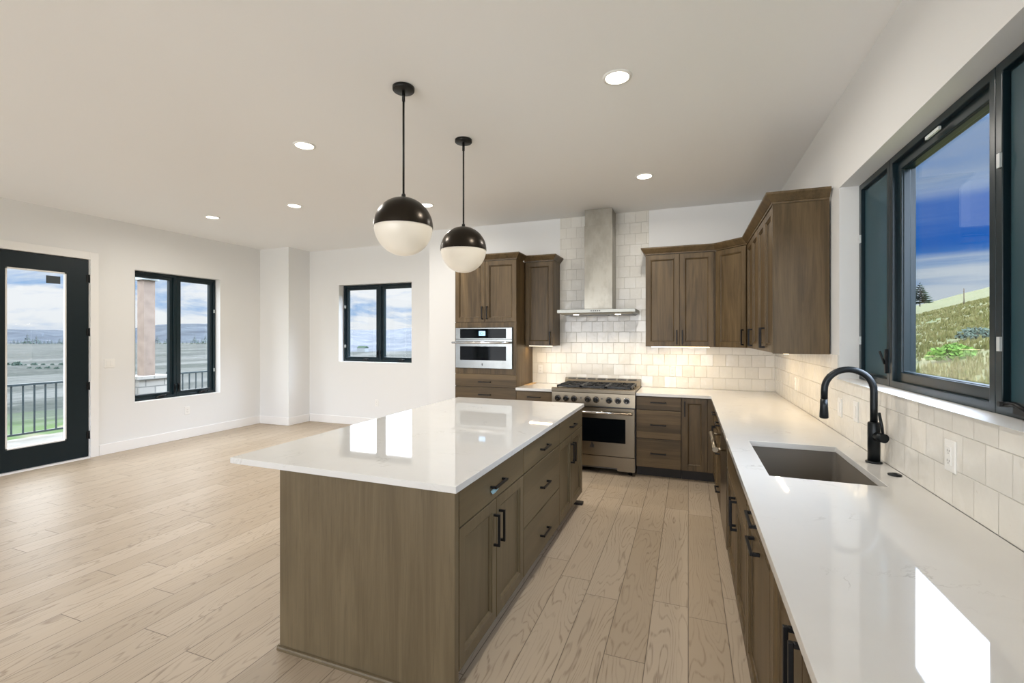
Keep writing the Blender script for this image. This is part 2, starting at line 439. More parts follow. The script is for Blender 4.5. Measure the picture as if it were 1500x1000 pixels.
siding_m = plain('house_siding', (0.12, 0.13, 0.13), 0.7)


# ------------------------------------------------------------------ mesh helpers
class MB:
    def __init__(self, M_=None):
        self.bm = bmesh.new(); self.M = M_ or Matrix.Identity(4)
    def v(self, co):
        return self.bm.verts.new(self.M @ Vector(co))
    def f(self, vs, smooth=False):
        try:
            fc = self.bm.faces.new(vs); fc.smooth = smooth
            return fc
        except ValueError:
            return None
    def box(self, x0, x1, y0, y1, z0, z1):
        p = [self.v((x, y, z)) for x in (x0, x1) for y in (y0, y1) for z in (z0, z1)]
        for q in ((0, 1, 3, 2), (4, 6, 7, 5), (0, 4, 5, 1), (2, 3, 7, 6), (0, 2, 6, 4), (1, 5, 7, 3)):
            self.f([p[i] for i in q])
        return self
    def loops(self, rings, cap=(True, True), smooth=False):
        R_ = [[self.v(c) for c in r] for r in rings]
        n = len(R_[0])
        for a, b in zip(R_, R_[1:]):
            for i in range(n):
                self.f([a[i], a[(i + 1) % n], b[(i + 1) % n], b[i]], smooth)
        if cap[0]: self.f(R_[0][::-1])
        if cap[1]: self.f(R_[-1])
        return self
    def panel(self, u0, u1, z0, z1, w0, t, rings):
        """rectangular front in local (u, w outward, z): rings of (inset, depth)"""
        L = []
        for ins, d in rings:
            L.append([(u0 + ins, w0 + d, z0 + ins), (u1 - ins, w0 + d, z0 + ins), (u1 - ins, w0 + d, z1 - ins), (u0 + ins, w0 + d, z1 - ins)])
        return self.loops(L)
    def cyl(self, p0, p1, r0, r1=None, seg=20, smooth=True, cap=(True, True)):
        r1 = r0 if r1 is None else r1
        p0, p1 = Vector(p0), Vector(p1); d = (p1 - p0).normalized()
        a = d.orthogonal().normalized(); b = d.cross(a)
        rg = [[p + (a * math.cos(t) + b * math.sin(t)) * r for t in [2 * math.pi * i / seg for i in range(seg)]] for p, r in ((p0, r0), (p1, r1))]
        return self.loops(rg, cap, smooth)
    def tube(self, pts, r, seg=14, cap=(True, True)):
        pts = [Vector(p) for p in pts]
        rad = r if isinstance(r, (list, tuple)) else [r] * len(pts)
        a = None; rg = []
        for i, p in enumerate(pts):
            d = (pts[min(i + 1, len(pts) - 1)] - pts[max(i - 1, 0)]).normalized()
            a = d.orthogonal().normalized() if a is None else (a - d * a.dot(d)).normalized()
            b = d.cross(a)
            rg.append([p + (a * math.cos(t) + b * math.sin(t)) * rad[i] for t in [2 * math.pi * k / seg for k in range(seg)]])
        return self.loops(rg, cap, True)
    def lathe(self, cx, cy_, prof, seg=32, cap=(True, True), smooth=True):
        rg = [[(cx + max(r, 1e-4) * math.cos(t), cy_ + max(r, 1e-4) * math.sin(t), z) for t in [2 * math.pi * k / seg for k in range(seg)]] for r, z in prof]
        return self.loops(rg, cap, smooth)
    def prism(self, poly, z0, z1):
        return self.loops([[(x, y, z0) for x, y in poly], [(x, y, z1) for x, y in poly]])
    def grid(self, us, vs, solid, t0, t1, mp):
        """slab with holes: cells of a grid extruded from t0 to t1; mp maps (u,v,t) to xyz"""
        cache = {}
        def g(i, j, k):
            key = (i, j, k)
            if key not in cache:
                cache[key] = self.v(mp(us[i], vs[j], (t0, t1)[k]))
            return cache[key]
        nu, nv = len(us) - 1, len(vs) - 1
        sol = [[solid((us[i] + us[i + 1]) / 2, (vs[j] + vs[j + 1]) / 2) for j in range(nv)] for i in range(nu)]
        for i in range(nu):
            for j in range(nv):
                if not sol[i][j]: continue
                self.f([g(i, j, 0), g(i + 1, j, 0), g(i + 1, j + 1, 0), g(i, j + 1, 0)])
                self.f([g(i, j, 1), g(i + 1, j, 1), g(i + 1, j + 1, 1), g(i, j + 1, 1)])
                for di, dj, a, b in ((-1, 0, (i, j), (i, j + 1)), (1, 0, (i + 1, j), (i + 1, j + 1)), (0, -1, (i, j), (i + 1, j)), (0, 1, (i, j + 1), (i + 1, j + 1))):
                    ii, jj = i + di, j + dj
                    if not (0 <= ii < nu and 0 <= jj < nv and sol[ii][jj]):
                        self.f([g(*a, 0), g(*b, 0), g(*b, 1), g(*a, 1)])
        return self
    def build(self, name, mat, parent=None, bevel=0.0):
        bmesh.ops.recalc_face_normals(self.bm, faces=self.bm.faces)
        me = bpy.data.meshes.new(name)
        root = parent
        while root is not None and root.parent is not None:
            root = root.parent
        if root is not None:
            # every part's mesh is written in its thing's own space
            inv = root_matrix[root.name].inverted()
            self.bm.transform(inv)
        self.bm.to_mesh(me); self.bm.free()
        o = bpy.data.objects.new(name, me); C.objects.link(o)
        for m_ in (mat if isinstance(mat, (list, tuple)) else [mat]):
            me.materials.append(m_)
        if parent is not None:
            o.parent = parent
        if bevel:
            md = o.modifiers.new('edge', 'BEVEL'); md.width = bevel; md.segments = 2; md.limit_method = 'ANGLE'; md.angle_limit = R(40)
        return o

root_matrix = {}
def tag(o, label=None, cat=None, group=None, kind=None):
    if label: o['label'] = label
    if cat: o['category'] = cat
    if group: o['group'] = group
    if kind: o['kind'] = kind
    return o
def thing(name, label, cat, loc, group=None, kind=None):
    o = bpy.data.objects.new(name, None); C.objects.link(o); o.location = loc
    o.empty_display_size = 0.1
    root_matrix[o.name] = Matrix.Translation(Vector(loc))
    return tag(o, label, cat, group, kind)
def struct(name, mb, mat, **k):
    return tag(mb.build(name, mat, **k), kind='structure')
def frame(origin, u):
    """local (u along the front, w outward, z up); outward is to the right of u"""
    u = Vector(u).normalized(); z = Vector((0, 0, 1)); w_ = u.cross(z)
    m = Matrix.Identity(4)
    for i in range(3):
        m[i][0] = u[i]; m[i][1] = w_[i]; m[i][2] = z[i]; m[i][3] = origin[i]
    return m

# ------------------------------------------------------------------ room shell
XL, XR, YK, YF, YB, ZC = -7.04, 0.905, 5.83, 6.5, -4.6, 3.05
XS, YS = -6.38, 6.03
mp_x = lambda y, z, t: (t, y, z)
mp_y = lambda x, z, t: (x, t, z)
b = MB(); b.box(XL - 0.35, XR + 0.32, YB - 0.3, YF + 0.3, -0.2, 0.0); struct('floor', b, floor_m)
b = MB(); b.box(XL - 0.35, XR + 0.32, YB - 0.3, YF + 0.3, ZC, ZC + 0.2); struct('ceiling', b, ceil_paint)
LW = (4.06, 5.29, 0.625, 2.435)         # left window opening
DR = (2.555, 3.55, 0.0, 2.49)           # glazed door opening
def sol_l(u, v):
    return not ((DR[0] < u < DR[1] and v < DR[3]) or (LW[0] < u < LW[1] and LW[2] < v < LW[3]))
b = MB(); b.grid([YB, DR[0], DR[1], LW[0], LW[1], YS], [0, LW[2], LW[3], DR[3], ZC], sol_l, XL - 0.22, XL, mp_x)
struct('wall_left', b, wall_paint)
b = MB(); b.box(XL - 0.22, XS, YS, YF + 0.22, 0, ZC); struct('wall_left_return', b, wall_paint)
FW = (-5.72, -4.235, 1.085, 2.42)
b = MB(); b.grid([XS, FW[0], FW[1], -3.5], [0, FW[2], FW[3], ZC], lambda u, v: not (FW[0] < u < FW[1] and FW[2] < v < FW[3]), YF, YF + 0.22, mp_y)
struct('wall_far', b, wall_paint)
b = MB(); b.box(-3.5, XR + 0.25, YK, YF + 0.22, 0, ZC); struct('wall_kitchen', b, wall_paint)
RW = (1.655, 3.52, 1.258, 2.48)
b = MB(); b.grid([YB, RW[0], RW[1], YK], [0, RW[2], RW[3], ZC], lambda u, v: not (RW[0] < u < RW[1] and RW[2] < v < RW[3]), XR, XR + 0.22, mp_x)
struct('wall_right', b, wall_paint)
bx = [XL - 0.22, -6.6, -4.6, -4.1, -2.1, -1.6, 0.4, XR + 0.22]
b = MB(); b.grid(bx, [0, 0.1, 2.6, ZC], lambda u, v: not (0.1 < v < 2.6 and (-6.6 < u < -4.6 or -4.1 < u < -2.1 or -1.6 < u < 0.4)), YB - 0.2, YB, mp_y)
struct('wall_back', b, wall_paint)

# baseboards and door casing
bh, bt = 0.135, 0.015
def bb(name, boxes):
    b = MB()
    for x in boxes: b.box(*x)
    struct(name, b, trim_paint, bevel=0.004)
bb('baseboard_left', [(XL, XL + bt, 3.645, YS - 0.0005, 0.0005, bh), (XL, XL + bt, YB, 2.46, 0.0005, bh)])
bb('baseboard_return', [(XL + bt + 0.0005, XS + bt, YS - bt, YS - 0.0005, 0.0005, bh), (XS + 0.0005, XS + bt, YS - 0.0005, YF - bt, 0.0005, bh)])
bb('baseboard_far', [(XS + bt, -3.5, YF - bt, YF - 0.0005, 0.0005, bh)])
bb('baseboard_kitchen', [(-3.5, -2.79, YK - bt, YK - 0.0005, 0.0005, bh)])
b = MB()
b.box(XL, XL + 0.018, 3.552, 3.642, 0.0005, 2.585); b.box(XL, XL + 0.018, 2.463, 2.553, 0.0005, 2.585); b.box(XL, XL + 0.018, 2.553, 3.552, 2.492, 2.585)
b.box(XL - 0.21, XL, 3.545, 3.5495, 0.0005, 2.489)
struct('trim_1', b, trim_paint, bevel=0.003)

# ---- glazed door
d = thing('door_1', 'tall black glazed door with full height clear pane opening to the deck', 'door', (XL - 0.04, 3.05, 0), kind='structure')
dx0, dx1 = XL - 0.052, XL - 0.004
Y0, Y1, Z0, Z1 = 2.563, 3.541, 0.022, 2.482
G = (2.783, 3.323, 0.264, 2.298)
b = MB()
b.grid([Y0, G[0], G[1], Y1], [Z0, G[2], G[3], Z1], lambda u, v: not (G[0] < u < G[1] and G[2] < v < G[3]), dx0, dx1, mp_x)
b.build('door_slab', door_black, d, bevel=0.003)
b = MB()
for (a0, a1, c0, c1) in ((G[0], G[0] + 0.016, G[2], G[3]), (G[1] - 0.016, G[1], G[2], G[3]), (G[0], G[1], G[2], G[2] + 0.016), (G[0], G[1], G[3] - 0.016, G[3])):
    b.box(dx0 + 0.012, dx1 - 0.004, a0, a1, c0, c1)
b.build('glazing_bead', trim_paint, d)
b = MB(); b.box(XL - 0.032, XL - 0.026, G[0] + 0.004, G[1] - 0.004, G[2] + 0.004, G[3] - 0.004); b.build('pane', glass, d)
b = MB(); b.box(XL - 0.0255, XL - 0.024, 3.139, 3.272, 2.155, 2.245); o = b.build('sticker', grey_sticker, d); o['label'] = 'dark grey square sticker on the glass'
for zc_ in (2.25, 1.58, 0.905, 0.29):
    b = MB(); b.cyl((XL + 0.004, 3.546, zc_ - 0.05), (XL + 0.004, 3.546, zc_ + 0.05), 0.008, seg=10); b.box(XL - 0.004, XL + 0.003, 3.52, 3.546, zc_ - 0.045, zc_ + 0.045)
    b.build('hinge', black_metal, d)
b = MB(); b.box(XL - 0.21, XL + 0.03, 2.56, 3.542, 0.0005, 0.018); b.build('threshold', trim_paint, d)
b = MB(); b.box(XL - 0.13, XL - 0.055, 2.56, 3.543, 2.47, 2.488); b.box(XL - 0.13, XL - 0.055, 3.535, 3.5445, 0.02, 2.47); b.build('door_jamb', door_black, d)


# ---- casement windows
def rect_frame(b, mp, u0, u1, v0, v1, wd, t0, t1):
    b.grid([u0, u0 + wd, u1 - wd, u1], [v0, v0 + wd, v1 - wd, v1], lambda u, v: not (u0 + wd < u < u1 - wd and v0 + wd < v < v1 - wd), t0, t1, mp)

def window(name, label, mp, u0, u1, v0, v1, tin, sgn, lights, loc):
    """lights: (u0,u1,type); tin = room-side plane of the frame, sgn = outward direction"""
    r = thing(name, label, 'window', loc, kind='structure')
    T = lambda a: tin + sgn * a
    for k, (a, c, typ) in enumerate(lights):
        b = MB(); rect_frame(b, mp, a + 0.001, c - 0.001, v0 + 0.001, v1 - 0.001, 0.036, T(0.0), T(0.10))
        b.build('window_frame', black_frame, r, bevel=0.003)
        sw = 0.046 if typ != 'fixed' else 0.05
        b = MB(); rect_frame(b, mp, a + 0.034, c - 0.034, v0 + 0.034, v1 - 0.034, sw, T(0.022), T(0.085))
        rect_frame(b, mp, a + 0.034 + sw - 0.008, c - 0.034 - sw + 0.008, v0 + 0.026 + sw, v1 - 0.026 - sw, 0.012, T(0.03), T(0.062))
        sash = b.build('sash', black_frame, r, bevel=0.004)
        b = MB(); q = 0.03 + sw
        g0, g1 = sorted((T(0.058), T(0.063)))
        b.grid([a + q, c - q], [v0 + q, v1 - q], lambda u, v: True, g0, g1, mp); b.build('pane', glass, r)
        if typ in ('crank', 'screen_crank'):
            b = MB()
            um = a + (c - a) * 0.62
            b.grid([um - 0.055, um + 0.045], [v0 + 0.018, v0 + 0.040], lambda u, v: True, T(-0.02), T(-0.0005), mp)
            pA, pB = mp(um - 0.04, v0 + 0.036, T(-0.024)), mp(um + 0.07, v0 + 0.046, T(-0.03))
            b.tube([pA, mp(um + 0.01, v0 + 0.052, T(-0.032)), pB], 0.007, 8)
            b.cyl(mp(um + 0.07, v0 + 0.046, T(-0.018)), mp(um + 0.07, v0 + 0.046, T(-0.045)), 0.009, seg=10)
            b.build('crank_handle', black_metal, r)
            ul = c - 0.028 if typ == 'crank' and k == 0 else a + 0.028
            b = MB(); b.grid([ul - 0.008, ul + 0.008], [v0 + 0.07, v0 + 0.20], lambda u, v: True, T(-0.012), T(-0.0005), mp)
            b.tube([mp(ul, v0 + 0.12, T(-0.012)), mp(ul, v0 + 0.19, T(-0.035))], 0.006, 8)
            b.build('lock_lever', black_metal, r)
            for zz in (0.2, 0.72):
                ue = a + 0.03 if ul > (a + c) / 2 else c - 0.03
                b = MB(); vz = v0 + (v1 - v0) * zz
                b.grid([ue - 0.006, ue + 0.012], [vz - 0.025, vz + 0.025], lambda u, v: True, T(-0.006), T(0.021), mp)
                b.build('screen_clip', clip_mat, r)
        if typ == 'screen_crank':
            b = MB(); b.grid([a + 0.05, c - 0.05], [v0 + 0.05, v1 - 0.05], lambda u, v: True, T(0.018), T(0.0185), mp)
            b.build('insect_screen', screen_m, r)
    return r

ym = (LW[0] + LW[1]) / 2
window('window_1', 'black twin casement window in the long white wall beside the glazed door', mp_x, LW[0], LW[1], LW[2], LW[3], XL - 0.105, -1,
       [(LW[0], ym, 'crank'), (ym, LW[1], 'crank')], (XL - 0.15, ym, LW[2]))
xm = (FW[0] + FW[1]) / 2 + 0.02
window('window_2', 'black twin casement window in the far white wall', mp_y, FW[0], FW[1], FW[2], FW[3], YF + 0.115, 1,
       [(FW[0], xm, 'crank'), (xm, FW[1], 'crank')], (xm, YF + 0.15, FW[2]))
rw = window('window_3', 'wide black three part window above the sink', mp_x, RW[0], RW[1], RW[2], RW[3], XR + 0.105, 1,
       [(RW[0], 2.128, 'screen_crank'), (2.128, 3.046, 'fixed'), (3.046, RW[1], 'screen_crank')], (XR + 0.15, 2.59, RW[2]))
b = MB(); b.box(XR + 0.095, XR + 0.1045, 2.50, 2.62, RW[3] - 0.066, RW[3] - 0.052); o = b.build('paper_tag', clip_mat, rw); o['label'] = 'small white tag on the top rail'
b = MB(); b.box(XR - 0.022, XR + 0.104, RW[0] + 0.002, RW[1] - 0.002, RW[2] - 0.0, RW[2] + 0.0008); b.build('sill_board', trim_paint, rw)

# ------------------------------------------------------------------ tile
UB, UT = 1.41, 2.455        # underside and top of wall cabinets
b = MB()
b.grid([-1.925, -1.551, -0.446, XR - 0.011], [0.9145, UB - 0.001, 2.0, ZC - 0.001], lambda u, v: v < UB or -1.551 < u < -0.446, YK - 0.010, YK - 0.0005, mp_y)
struct('trim_2', b, tile_x)
b = MB()
b.grid([0.75, RW[0], RW[1], 3.70, YK - 0.011], [0.9145, RW[2] - 0.002, UB - 0.001], lambda u, v: v < RW[2] - 0.01 or u > RW[1] or u < RW[0], XR - 0.010, XR - 0.0005, mp_x)
struct('trim_3', b, tile_y)

# ------------------------------------------------------------------ cabinets
DT = 0.020
SHAKER = [(0, 0), (0, DT - 0.0015), (0.0015, DT), (0.052, DT), (0.0535, DT - 0.006), (0.0570, DT - 0.006), (0.0580, DT - 0.0035), (0.0655, DT - 0.0105), (0.0665, DT - 0.0160)]
SLAB = [(0, 0), (0, DT - 0.0015), (0.0015, DT)]

class Cab:
    """cabinet drawn in local coordinates: u along the face, w outward (0 = carcass face), z up"""
    def __init__(self, name, label, cat, origin, u, width, depth, z0, z1, grain, group=None, toe=0.0, toe_in=0.07, hollow=False):
        self.F = frame(origin, u); self.grain = grain; self.W = width; self.wv = isl_v if grain is isl_y else wood_v
        o = self.F @ Vector((width / 2, -depth / 2, 0)); o.z = 0 if toe else z0
        self.root = thing(name, label, cat, o, group)
        b = MB(self.F)
        if hollow:
            b.box(0.001, 0.019, -depth, 0, z0, z1); b.box(width - 0.019, width - 0.001, -depth, 0, z0, z1)
            b.box(0.019, width - 0.019, -depth, 0, z0, z0 + 0.018); b.box(0.019, width - 0.019, -0.018, 0, z0 + 0.018, z1)
            b.box(0.019, width - 0.019, -depth, -depth + 0.01, z0 + 0.018, z1)
        else:
            b.box(0.001, width - 0.001, -depth, 0, z0, z1)
        b.build('carcass', self.wv, self.root)
        if toe:
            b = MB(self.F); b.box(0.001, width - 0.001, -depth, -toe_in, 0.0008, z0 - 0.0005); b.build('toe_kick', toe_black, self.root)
    def handle(self, parent, u, z, length=0.16, vertical=True, proj=0.034, mat=None):
        b = MB(self.F); t = 0.006; h = length / 2; w0 = DT + 0.0003
        if vertical:
            b.box(u - t, u + t, w0 + proj - 0.011, w0 + proj, z - h, z + h)
            for s in (-1, 1):
                zz = z + s * (h - t); b.box(u - t, u + t, w0, w0 + proj - 0.011, zz - t, zz + t)
        else:
            b.box(u - h, u + h, w0 + proj - 0.011, w0 + proj, z - t, z + t)
            for s in (-1, 1):
                uu = u + s * (h - t); b.box(uu - t, uu + t, w0, w0 + proj - 0.011, z - t, z + t)
        return b.build('handle', mat or black_metal, parent, bevel=0.0015)
    def door(self, u0, u1, z0, z1, hu=None, hz=None, vertical=True):
        b = MB(self.F); g = 0.0024
        b.panel(u0 + g, u1 - g, z0 + g, z1 - g, 0.0005, DT, SHAKER)
        o = b.build('door', self.wv, self.root)
        if hu is not None: self.handle(o, hu, hz, vertical=vertical)
        return o
    def drawer(self, u0, u1, z0, z1, hz=None, length=0.16, name='drawer'):
        b = MB(self.F); g = 0.0024
        b.panel(u0 + g, u1 - g, z0 + g, z1 - g, 0.0005, DT, SLAB)
        o = b.build(name, self.grain, self.root)
        if hz is not None: self.handle(o, (u0 + u1) / 2, hz, length, False)
        return o

def crown_run(path, z0, parent, closed=False):
    """flared crown moulding swept along plan path [(x,y)...]; outward is right of travel"""
    prof = [(-0.02, 0.0), (0.004, 0.0), (0.006, 0.012), (0.012, 0.016), (0.044, 0.056), (0.048, 0.062), (0.048, 0.075), (-0.02, 0.075)]
    n = len(path); b = MB(); rings = []
    for i, p in enumerate(path):
        p = Vector(p)
        def nrm(a, c):
            d_ = (Vector(c) - Vector(a)).normalized(); return Vector((d_.y, -d_.x))
        if i == 0: m_ = nrm(path[0], path[1])
        elif i == n - 1: m_ = nrm(path[-2], path[-1])
        else:
            n0, n1 = nrm(path[i - 1], path[i]), nrm(path[i], path[i + 1])
            m_ = (n0 + n1).normalized(); m_ /= m_.dot(n0)
        rings.append([(p.x + m_.x * o_, p.y + m_.y * o_, z0 + z_) for o_, z_ in prof])
    b.loops(rings)
    return b.build('crown_moulding', wood_v, parent)

# ---- kitchen wall, left: tall oven cabinet (fronts face -Y: u runs +X)
TF = 5.225          # carcass face of the tall cabinet
tall = Cab('oven_cabinet', 'tall brown wood cabinet holding the built-in steel oven', 'cabinet', (-2.752, TF, 0), (1, 0, 0), 0.8265, YK - TF - 0.001, 0.11, UT, wood_x, toe=1)
w_ = tall.W
# front with an opening for the oven is made of separate fillers over the carcass
tall.door(0.0, w_ / 2, 1.70, UT - 0.005, w_ / 2 - 0.032, 1.815)
tall.door(w_ / 2, w_, 1.70, UT - 0.005, w_ / 2 + 0.032, 1.815)
b = MB(tall.F); b.box(0.0015, w_ - 0.0015, 0.0005, DT, 1.635, 1.697); b.box(0.0015, w_ - 0.0015, 0.0005, DT, 1.063, 1.130)
b.box(0.0015, 0.016, 0.0005, DT, 1.130, 1.635); b.box(w_ - 0.042, w_ - 0.0015, 0.0005, DT, 1.130, 1.635)
b.build('face_frame', wood_v, tall.root)
tall.drawer(0, w_, 0.905, 1.062, 0.966)
tall.drawer(0, w_, 0.62, 0.903, 0.81)
tall.drawer(0, w_, 0.115, 0.618, 0.42)
crown_run([(-2.752, TF - DT), (-2.752 + w_, TF - DT), (-2.752 + w_, 5.440)], UT + 0.0005, tall.root)

# built-in oven
ov = thing('wall_oven', 'stainless steel built-in oven with black glass in the tall cabinet', 'oven', (-2.345, TF - 0.02, 1.13))
F = tall.F; ou0, ou1 = 0.0175, 0.778; OF = 0.0205
b = MB(F); b.box(ou0, ou1, 0.001, OF - 0.0, 1.132, 1.633); b.build('body', steel_dark, ov)
b = MB(F); b.panel(ou0, ou1, 1.492, 1.632, OF, 0.02, [(0, 0), (0, 0.018), (0.002, 0.02)]); cp = b.build('control_panel', steel_oven, ov)
b = MB(F); b.box(ou0 + 0.065, ou1 - 0.078, OF + 0.0203, OF + 0.0225, 1.503, 1.618); b.build('control_glass', black_glass, cp)
b = MB(F); b.box(0.342, 0.428, OF + 0.0227, OF + 0.0232, 1.534, 1.590); dsp = b.build('display', disp_m, ov); dsp['label'] = 'lit blue clock display'
b = MB(F)
for (a, c, e, f_) in ((0.356, 0.362, 1.548, 1.576), (0.370, 0.384, 1.572, 1.577), (0.370, 0.384, 1.547, 1.552), (0.390, 0.395, 1.548, 1.576), (0.402, 0.414, 1.560, 1.565)):
    b.box(a, c, OF + 0.0233, OF + 0.0236, e, f_)
b.build('clock_digits', black_glass, dsp)
b = MB(F); b.panel(ou0, ou1, 1.134, 1.488, OF, 0.02, [(0, 0), (0, 0.018), (0.002, 0.02)]); od = b.build('oven_door', steel_oven, ov)
b = MB(F); b.box(ou0 + 0.065, ou1 - 0.078, OF + 0.0203, OF + 0.0225, 1.232, 1.403); b.build('door_glass', black_glass, od)
b = MB(F); b.cyl((ou0 - 0.02, OF + 0.075, 1.449), (ou1 - 0.015, OF + 0.075, 1.449), 0.013, seg=16)
for uu in (ou0 + 0.03, ou1 - 0.06): b.cyl((uu, OF + 0.02, 1.449), (uu, OF + 0.075, 1.449), 0.009, seg=12)
b.build('door_handle', chrome, od)
b = MB(F); b.box(0.378, 0.392, OF + 0.0203, OF + 0.022, 1.165, 1.195); b.build('badge', steel_dark, od)

# upper cabinet between tall cabinet and hood
UF = 5.51           # carcass face of wall cabinets, door face 5.49
ul = Cab('wall_cabinet', 'narrow single door brown wall cabinet beside the hood, above the small counter', 'cabinet', (-1.925, UF, 0), (1, 0, 0), 0.372, YK - UF - 0.0115, UB, UT, wood_x, group='wall cabinets')
ul.door(0.012, 0.372, UB, UT - 0.005, 0.335, 1.505)
crown_run([(-1.9245, UF - DT), (-1.925 + 0.372, UF - DT), (-1.925 + 0.372, YK - 0.011)], UT + 0.0005, ul.root)

def led(cabroot, x0, x1, y0, y1, wts):
    b = MB(); b.box(x0, x1, y0, y1, UB - 0.010, UB - 0.0005); b.build('light_strip', led_m, cabroot)
    L = bpy.data.lights.new('cabinet_light', 'AREA'); L.shape = 'RECTANGLE'; L.size = x1 - x0; L.size_y = y1 - y0; L.energy = wts; L.color = (1.0, 0.76, 0.47)
    o = bpy.data.objects.new('cabinet_light', L); C.objects.link(o)
    o.location = ((x0 + x1) / 2, (y0 + y1) / 2, UB - 0.013)
led(ul.root, -1.89, -1.59, 5.575, 5.60, UNDER * 0.8)

# base cabinet left of range
BF = 5.215          # carcass face of base run, drawer face 5.195
bl = Cab('base_cabinet', 'small brown base cabinet between the tall oven cabinet and the range', 'cabinet', (-1.925, BF, 0), (1, 0, 0), 0.452, YK - BF - 0.001, 0.11, 0.8825, wood_x, group='base cabinets', toe=1)
bl.drawer(0, 0.452, 0.725, 0.878, 0.812)
bl.door(0, 0.226, 0.115, 0.722, 0.195, 0.60); bl.door(0.226, 0.452, 0.115, 0.722, 0.257, 0.60)
# base cabinets right of range
bd = Cab('base_cabinet', 'brown three drawer base cabinet just right of the range', 'cabinet', (-0.530, BF, 0), (1, 0, 0), 0.460, YK - BF - 0.001, 0.11, 0.8825, wood_x, group='base cabinets', toe=1)
bd.drawer(0, 0.460, 0.735, 0.878, 0.817); bd.drawer(0, 0.460, 0.425, 0.732, 0.576); bd.drawer(0, 0.460, 0.115, 0.422, 0.27)
bc = Cab('base_cabinet', 'brown single door base cabinet in the inner corner, next to the three drawers', 'cabinet', (-0.069, BF, 0), (1, 0, 0), 0.327, YK - BF - 0.001, 0.11, 0.8825, wood_x, group='base cabinets', toe=1)
bc.door(0.006, 0.255, 0.115, 0.878, 0.034, 0.765)
b = MB(bc.F); b.box(0.257, 0.3265, 0.0005, DT, 0.115, 0.878); b.build('corner_filler', wood_v, bc.root)

# ---- wall cabinets right of hood
ua = Cab('wall_cabinet', 'two door brown wall cabinet just right of the hood', 'cabinet', (-0.458, UF, 0), (1, 0, 0), 0.735, YK - UF - 0.0115, UB, UT, wood_x, group='wall cabinets')
ua.door(0.0, 0.3675, UB, UT - 0.005, 0.3675 - 0.030, 1.517); ua.door(0.3675, 0.72, UB, UT - 0.005, 0.3675 + 0.030, 1.517)
led(ua.root, -0.40, 0.22, 5.575, 5.60, UNDER * 1.2)
XU = 0.575          # carcass face of the run on the window wall, door face 0.555
# diagonal corner cabinet
cA, cB = Vector((0.279, UF - 0.002, 0)), Vector((XU - 0.002, 5.214, 0))
dl = (cB - cA).length
dc = thing('corner_wall_cabinet', 'diagonal single door wall cabinet in the corner of the two tiled walls', 'cabinet', (0.62, 5.55, UB), group='wall cabinets')
b = MB(); b.prism([(0.2785, UF), (XU, 5.2135), (XR - 0.0115, 5.2135), (XR - 0.0115, YK - 0.0115), (0.2785, YK - 0.0115)], UB, UT); b.build('carcass', wood_v, dc)
F = frame(cA, cB - cA)
b = MB(F); b.panel(0.022, dl - 0.022, UB + 0.0015, UT - 0.0065, 0.002, DT, SHAKER); dd = b.build('door', wood_v, dc)
hb = Cab.__new__(Cab); hb.F = F
hb.handle(dd, dl - 0.052, 1.517)
# run on the window wall: fronts face -X, u runs -Y
u1c = Cab('wall_cabinet', 'two door wall cabinet on the window wall beside the diagonal corner cabinet', 'cabinet', (XU, 5.2125, 0), (0, -1, 0), 0.7475, XR - 0.0115 - XU, UB, UT, wood_y, group='wall cabinets')
u1c.door(0, 0.374, UB, UT - 0.005, 0.344, 1.517); u1c.door(0.374, 0.7475, UB, UT - 0.005, 0.404, 1.517)
led(u1c.root, 0.645, 0.67, 4.55, 5.15, UNDER * 1.2)
u2c = Cab('wall_cabinet', 'two door wall cabinet with a broad plain end panel facing the sink window', 'cabinet', (XU, 4.464, 0), (0, -1, 0), 0.764, XR - 0.0115 - XU, UB, UT, wood_y, group='wall cabinets')
u2c.door(0, 0.371, UB, UT - 0.005, 0.341, 1.517); u2c.door(0.371, 0.742, UB, UT - 0.005, 0.401, 1.517)
b = MB(u2c.F); b.box(0.7445, 0.763, 0.0003, DT, UB, UT); b.build('end_stile', wood_v, u2c.root)
b = MB(u2c.F); b.box(0.7645, 0.770, -(XR - 0.0115 - XU), DT, UB - 0.004, UT); b.build('end_panel', wood_v, u2c.root)
led(u2c.root, 0.645, 0.67, 3.78, 4.40, UNDER * 1.2)
XD = XU - DT
DA, DB = Vector((0.279, UF - DT)), Vector((XD, 5.214))
crown_run([(-0.458, YK - 0.011), (-0.458, UF - DT), (0.274, UF - DT)], UT + 0.0005, ua.root)
crown_run([(0.277, UF - DT), (XD, 5.216)], UT + 0.0005, dc)
crown_run([(XD, 5.212), (XD, 4.4655)], UT + 0.0005, u1c.root)
crown_run([(XD, 4.4635), (XD, 3.693), (XR - 0.0115, 3.693)], UT + 0.0005, u2c.root)

# ---- base run under the window: fronts face -X; u runs -Y
XB = 0.26
def rb(label, y1, y0, **k):
    return Cab('base_cabinet', label, 'cabinet', (XB, y1, 0), (0, -1, 0), y1 - y0 - 0.001, XR - 0.012 - XB, 0.11, 0.8825, wood_y, group='base cabinets', toe=1, **k)
c1 = rb('base cabinet deepest in the corner under the window counter', 5.08, 4.43)
c1.drawer(0, c1.W, 0.725, 0.878, 0.80); c1.door(0, c1.W / 2, 0.115, 0.722, c1.W / 2 - 0.03, 0.6); c1.door(c1.W / 2, c1.W, 0.115, 0.722, c1.W / 2 + 0.03, 0.6)
c2 = rb('narrow drawer base cabinet between the dishwasher and the corner', 4.429, 3.965)
c2.drawer(0, c2.W, 0.725, 0.878, 0.80); c2.drawer(0, c2.W, 0.42, 0.722, 0.57); c2.drawer(0, c2.W, 0.115, 0.418, 0.26)
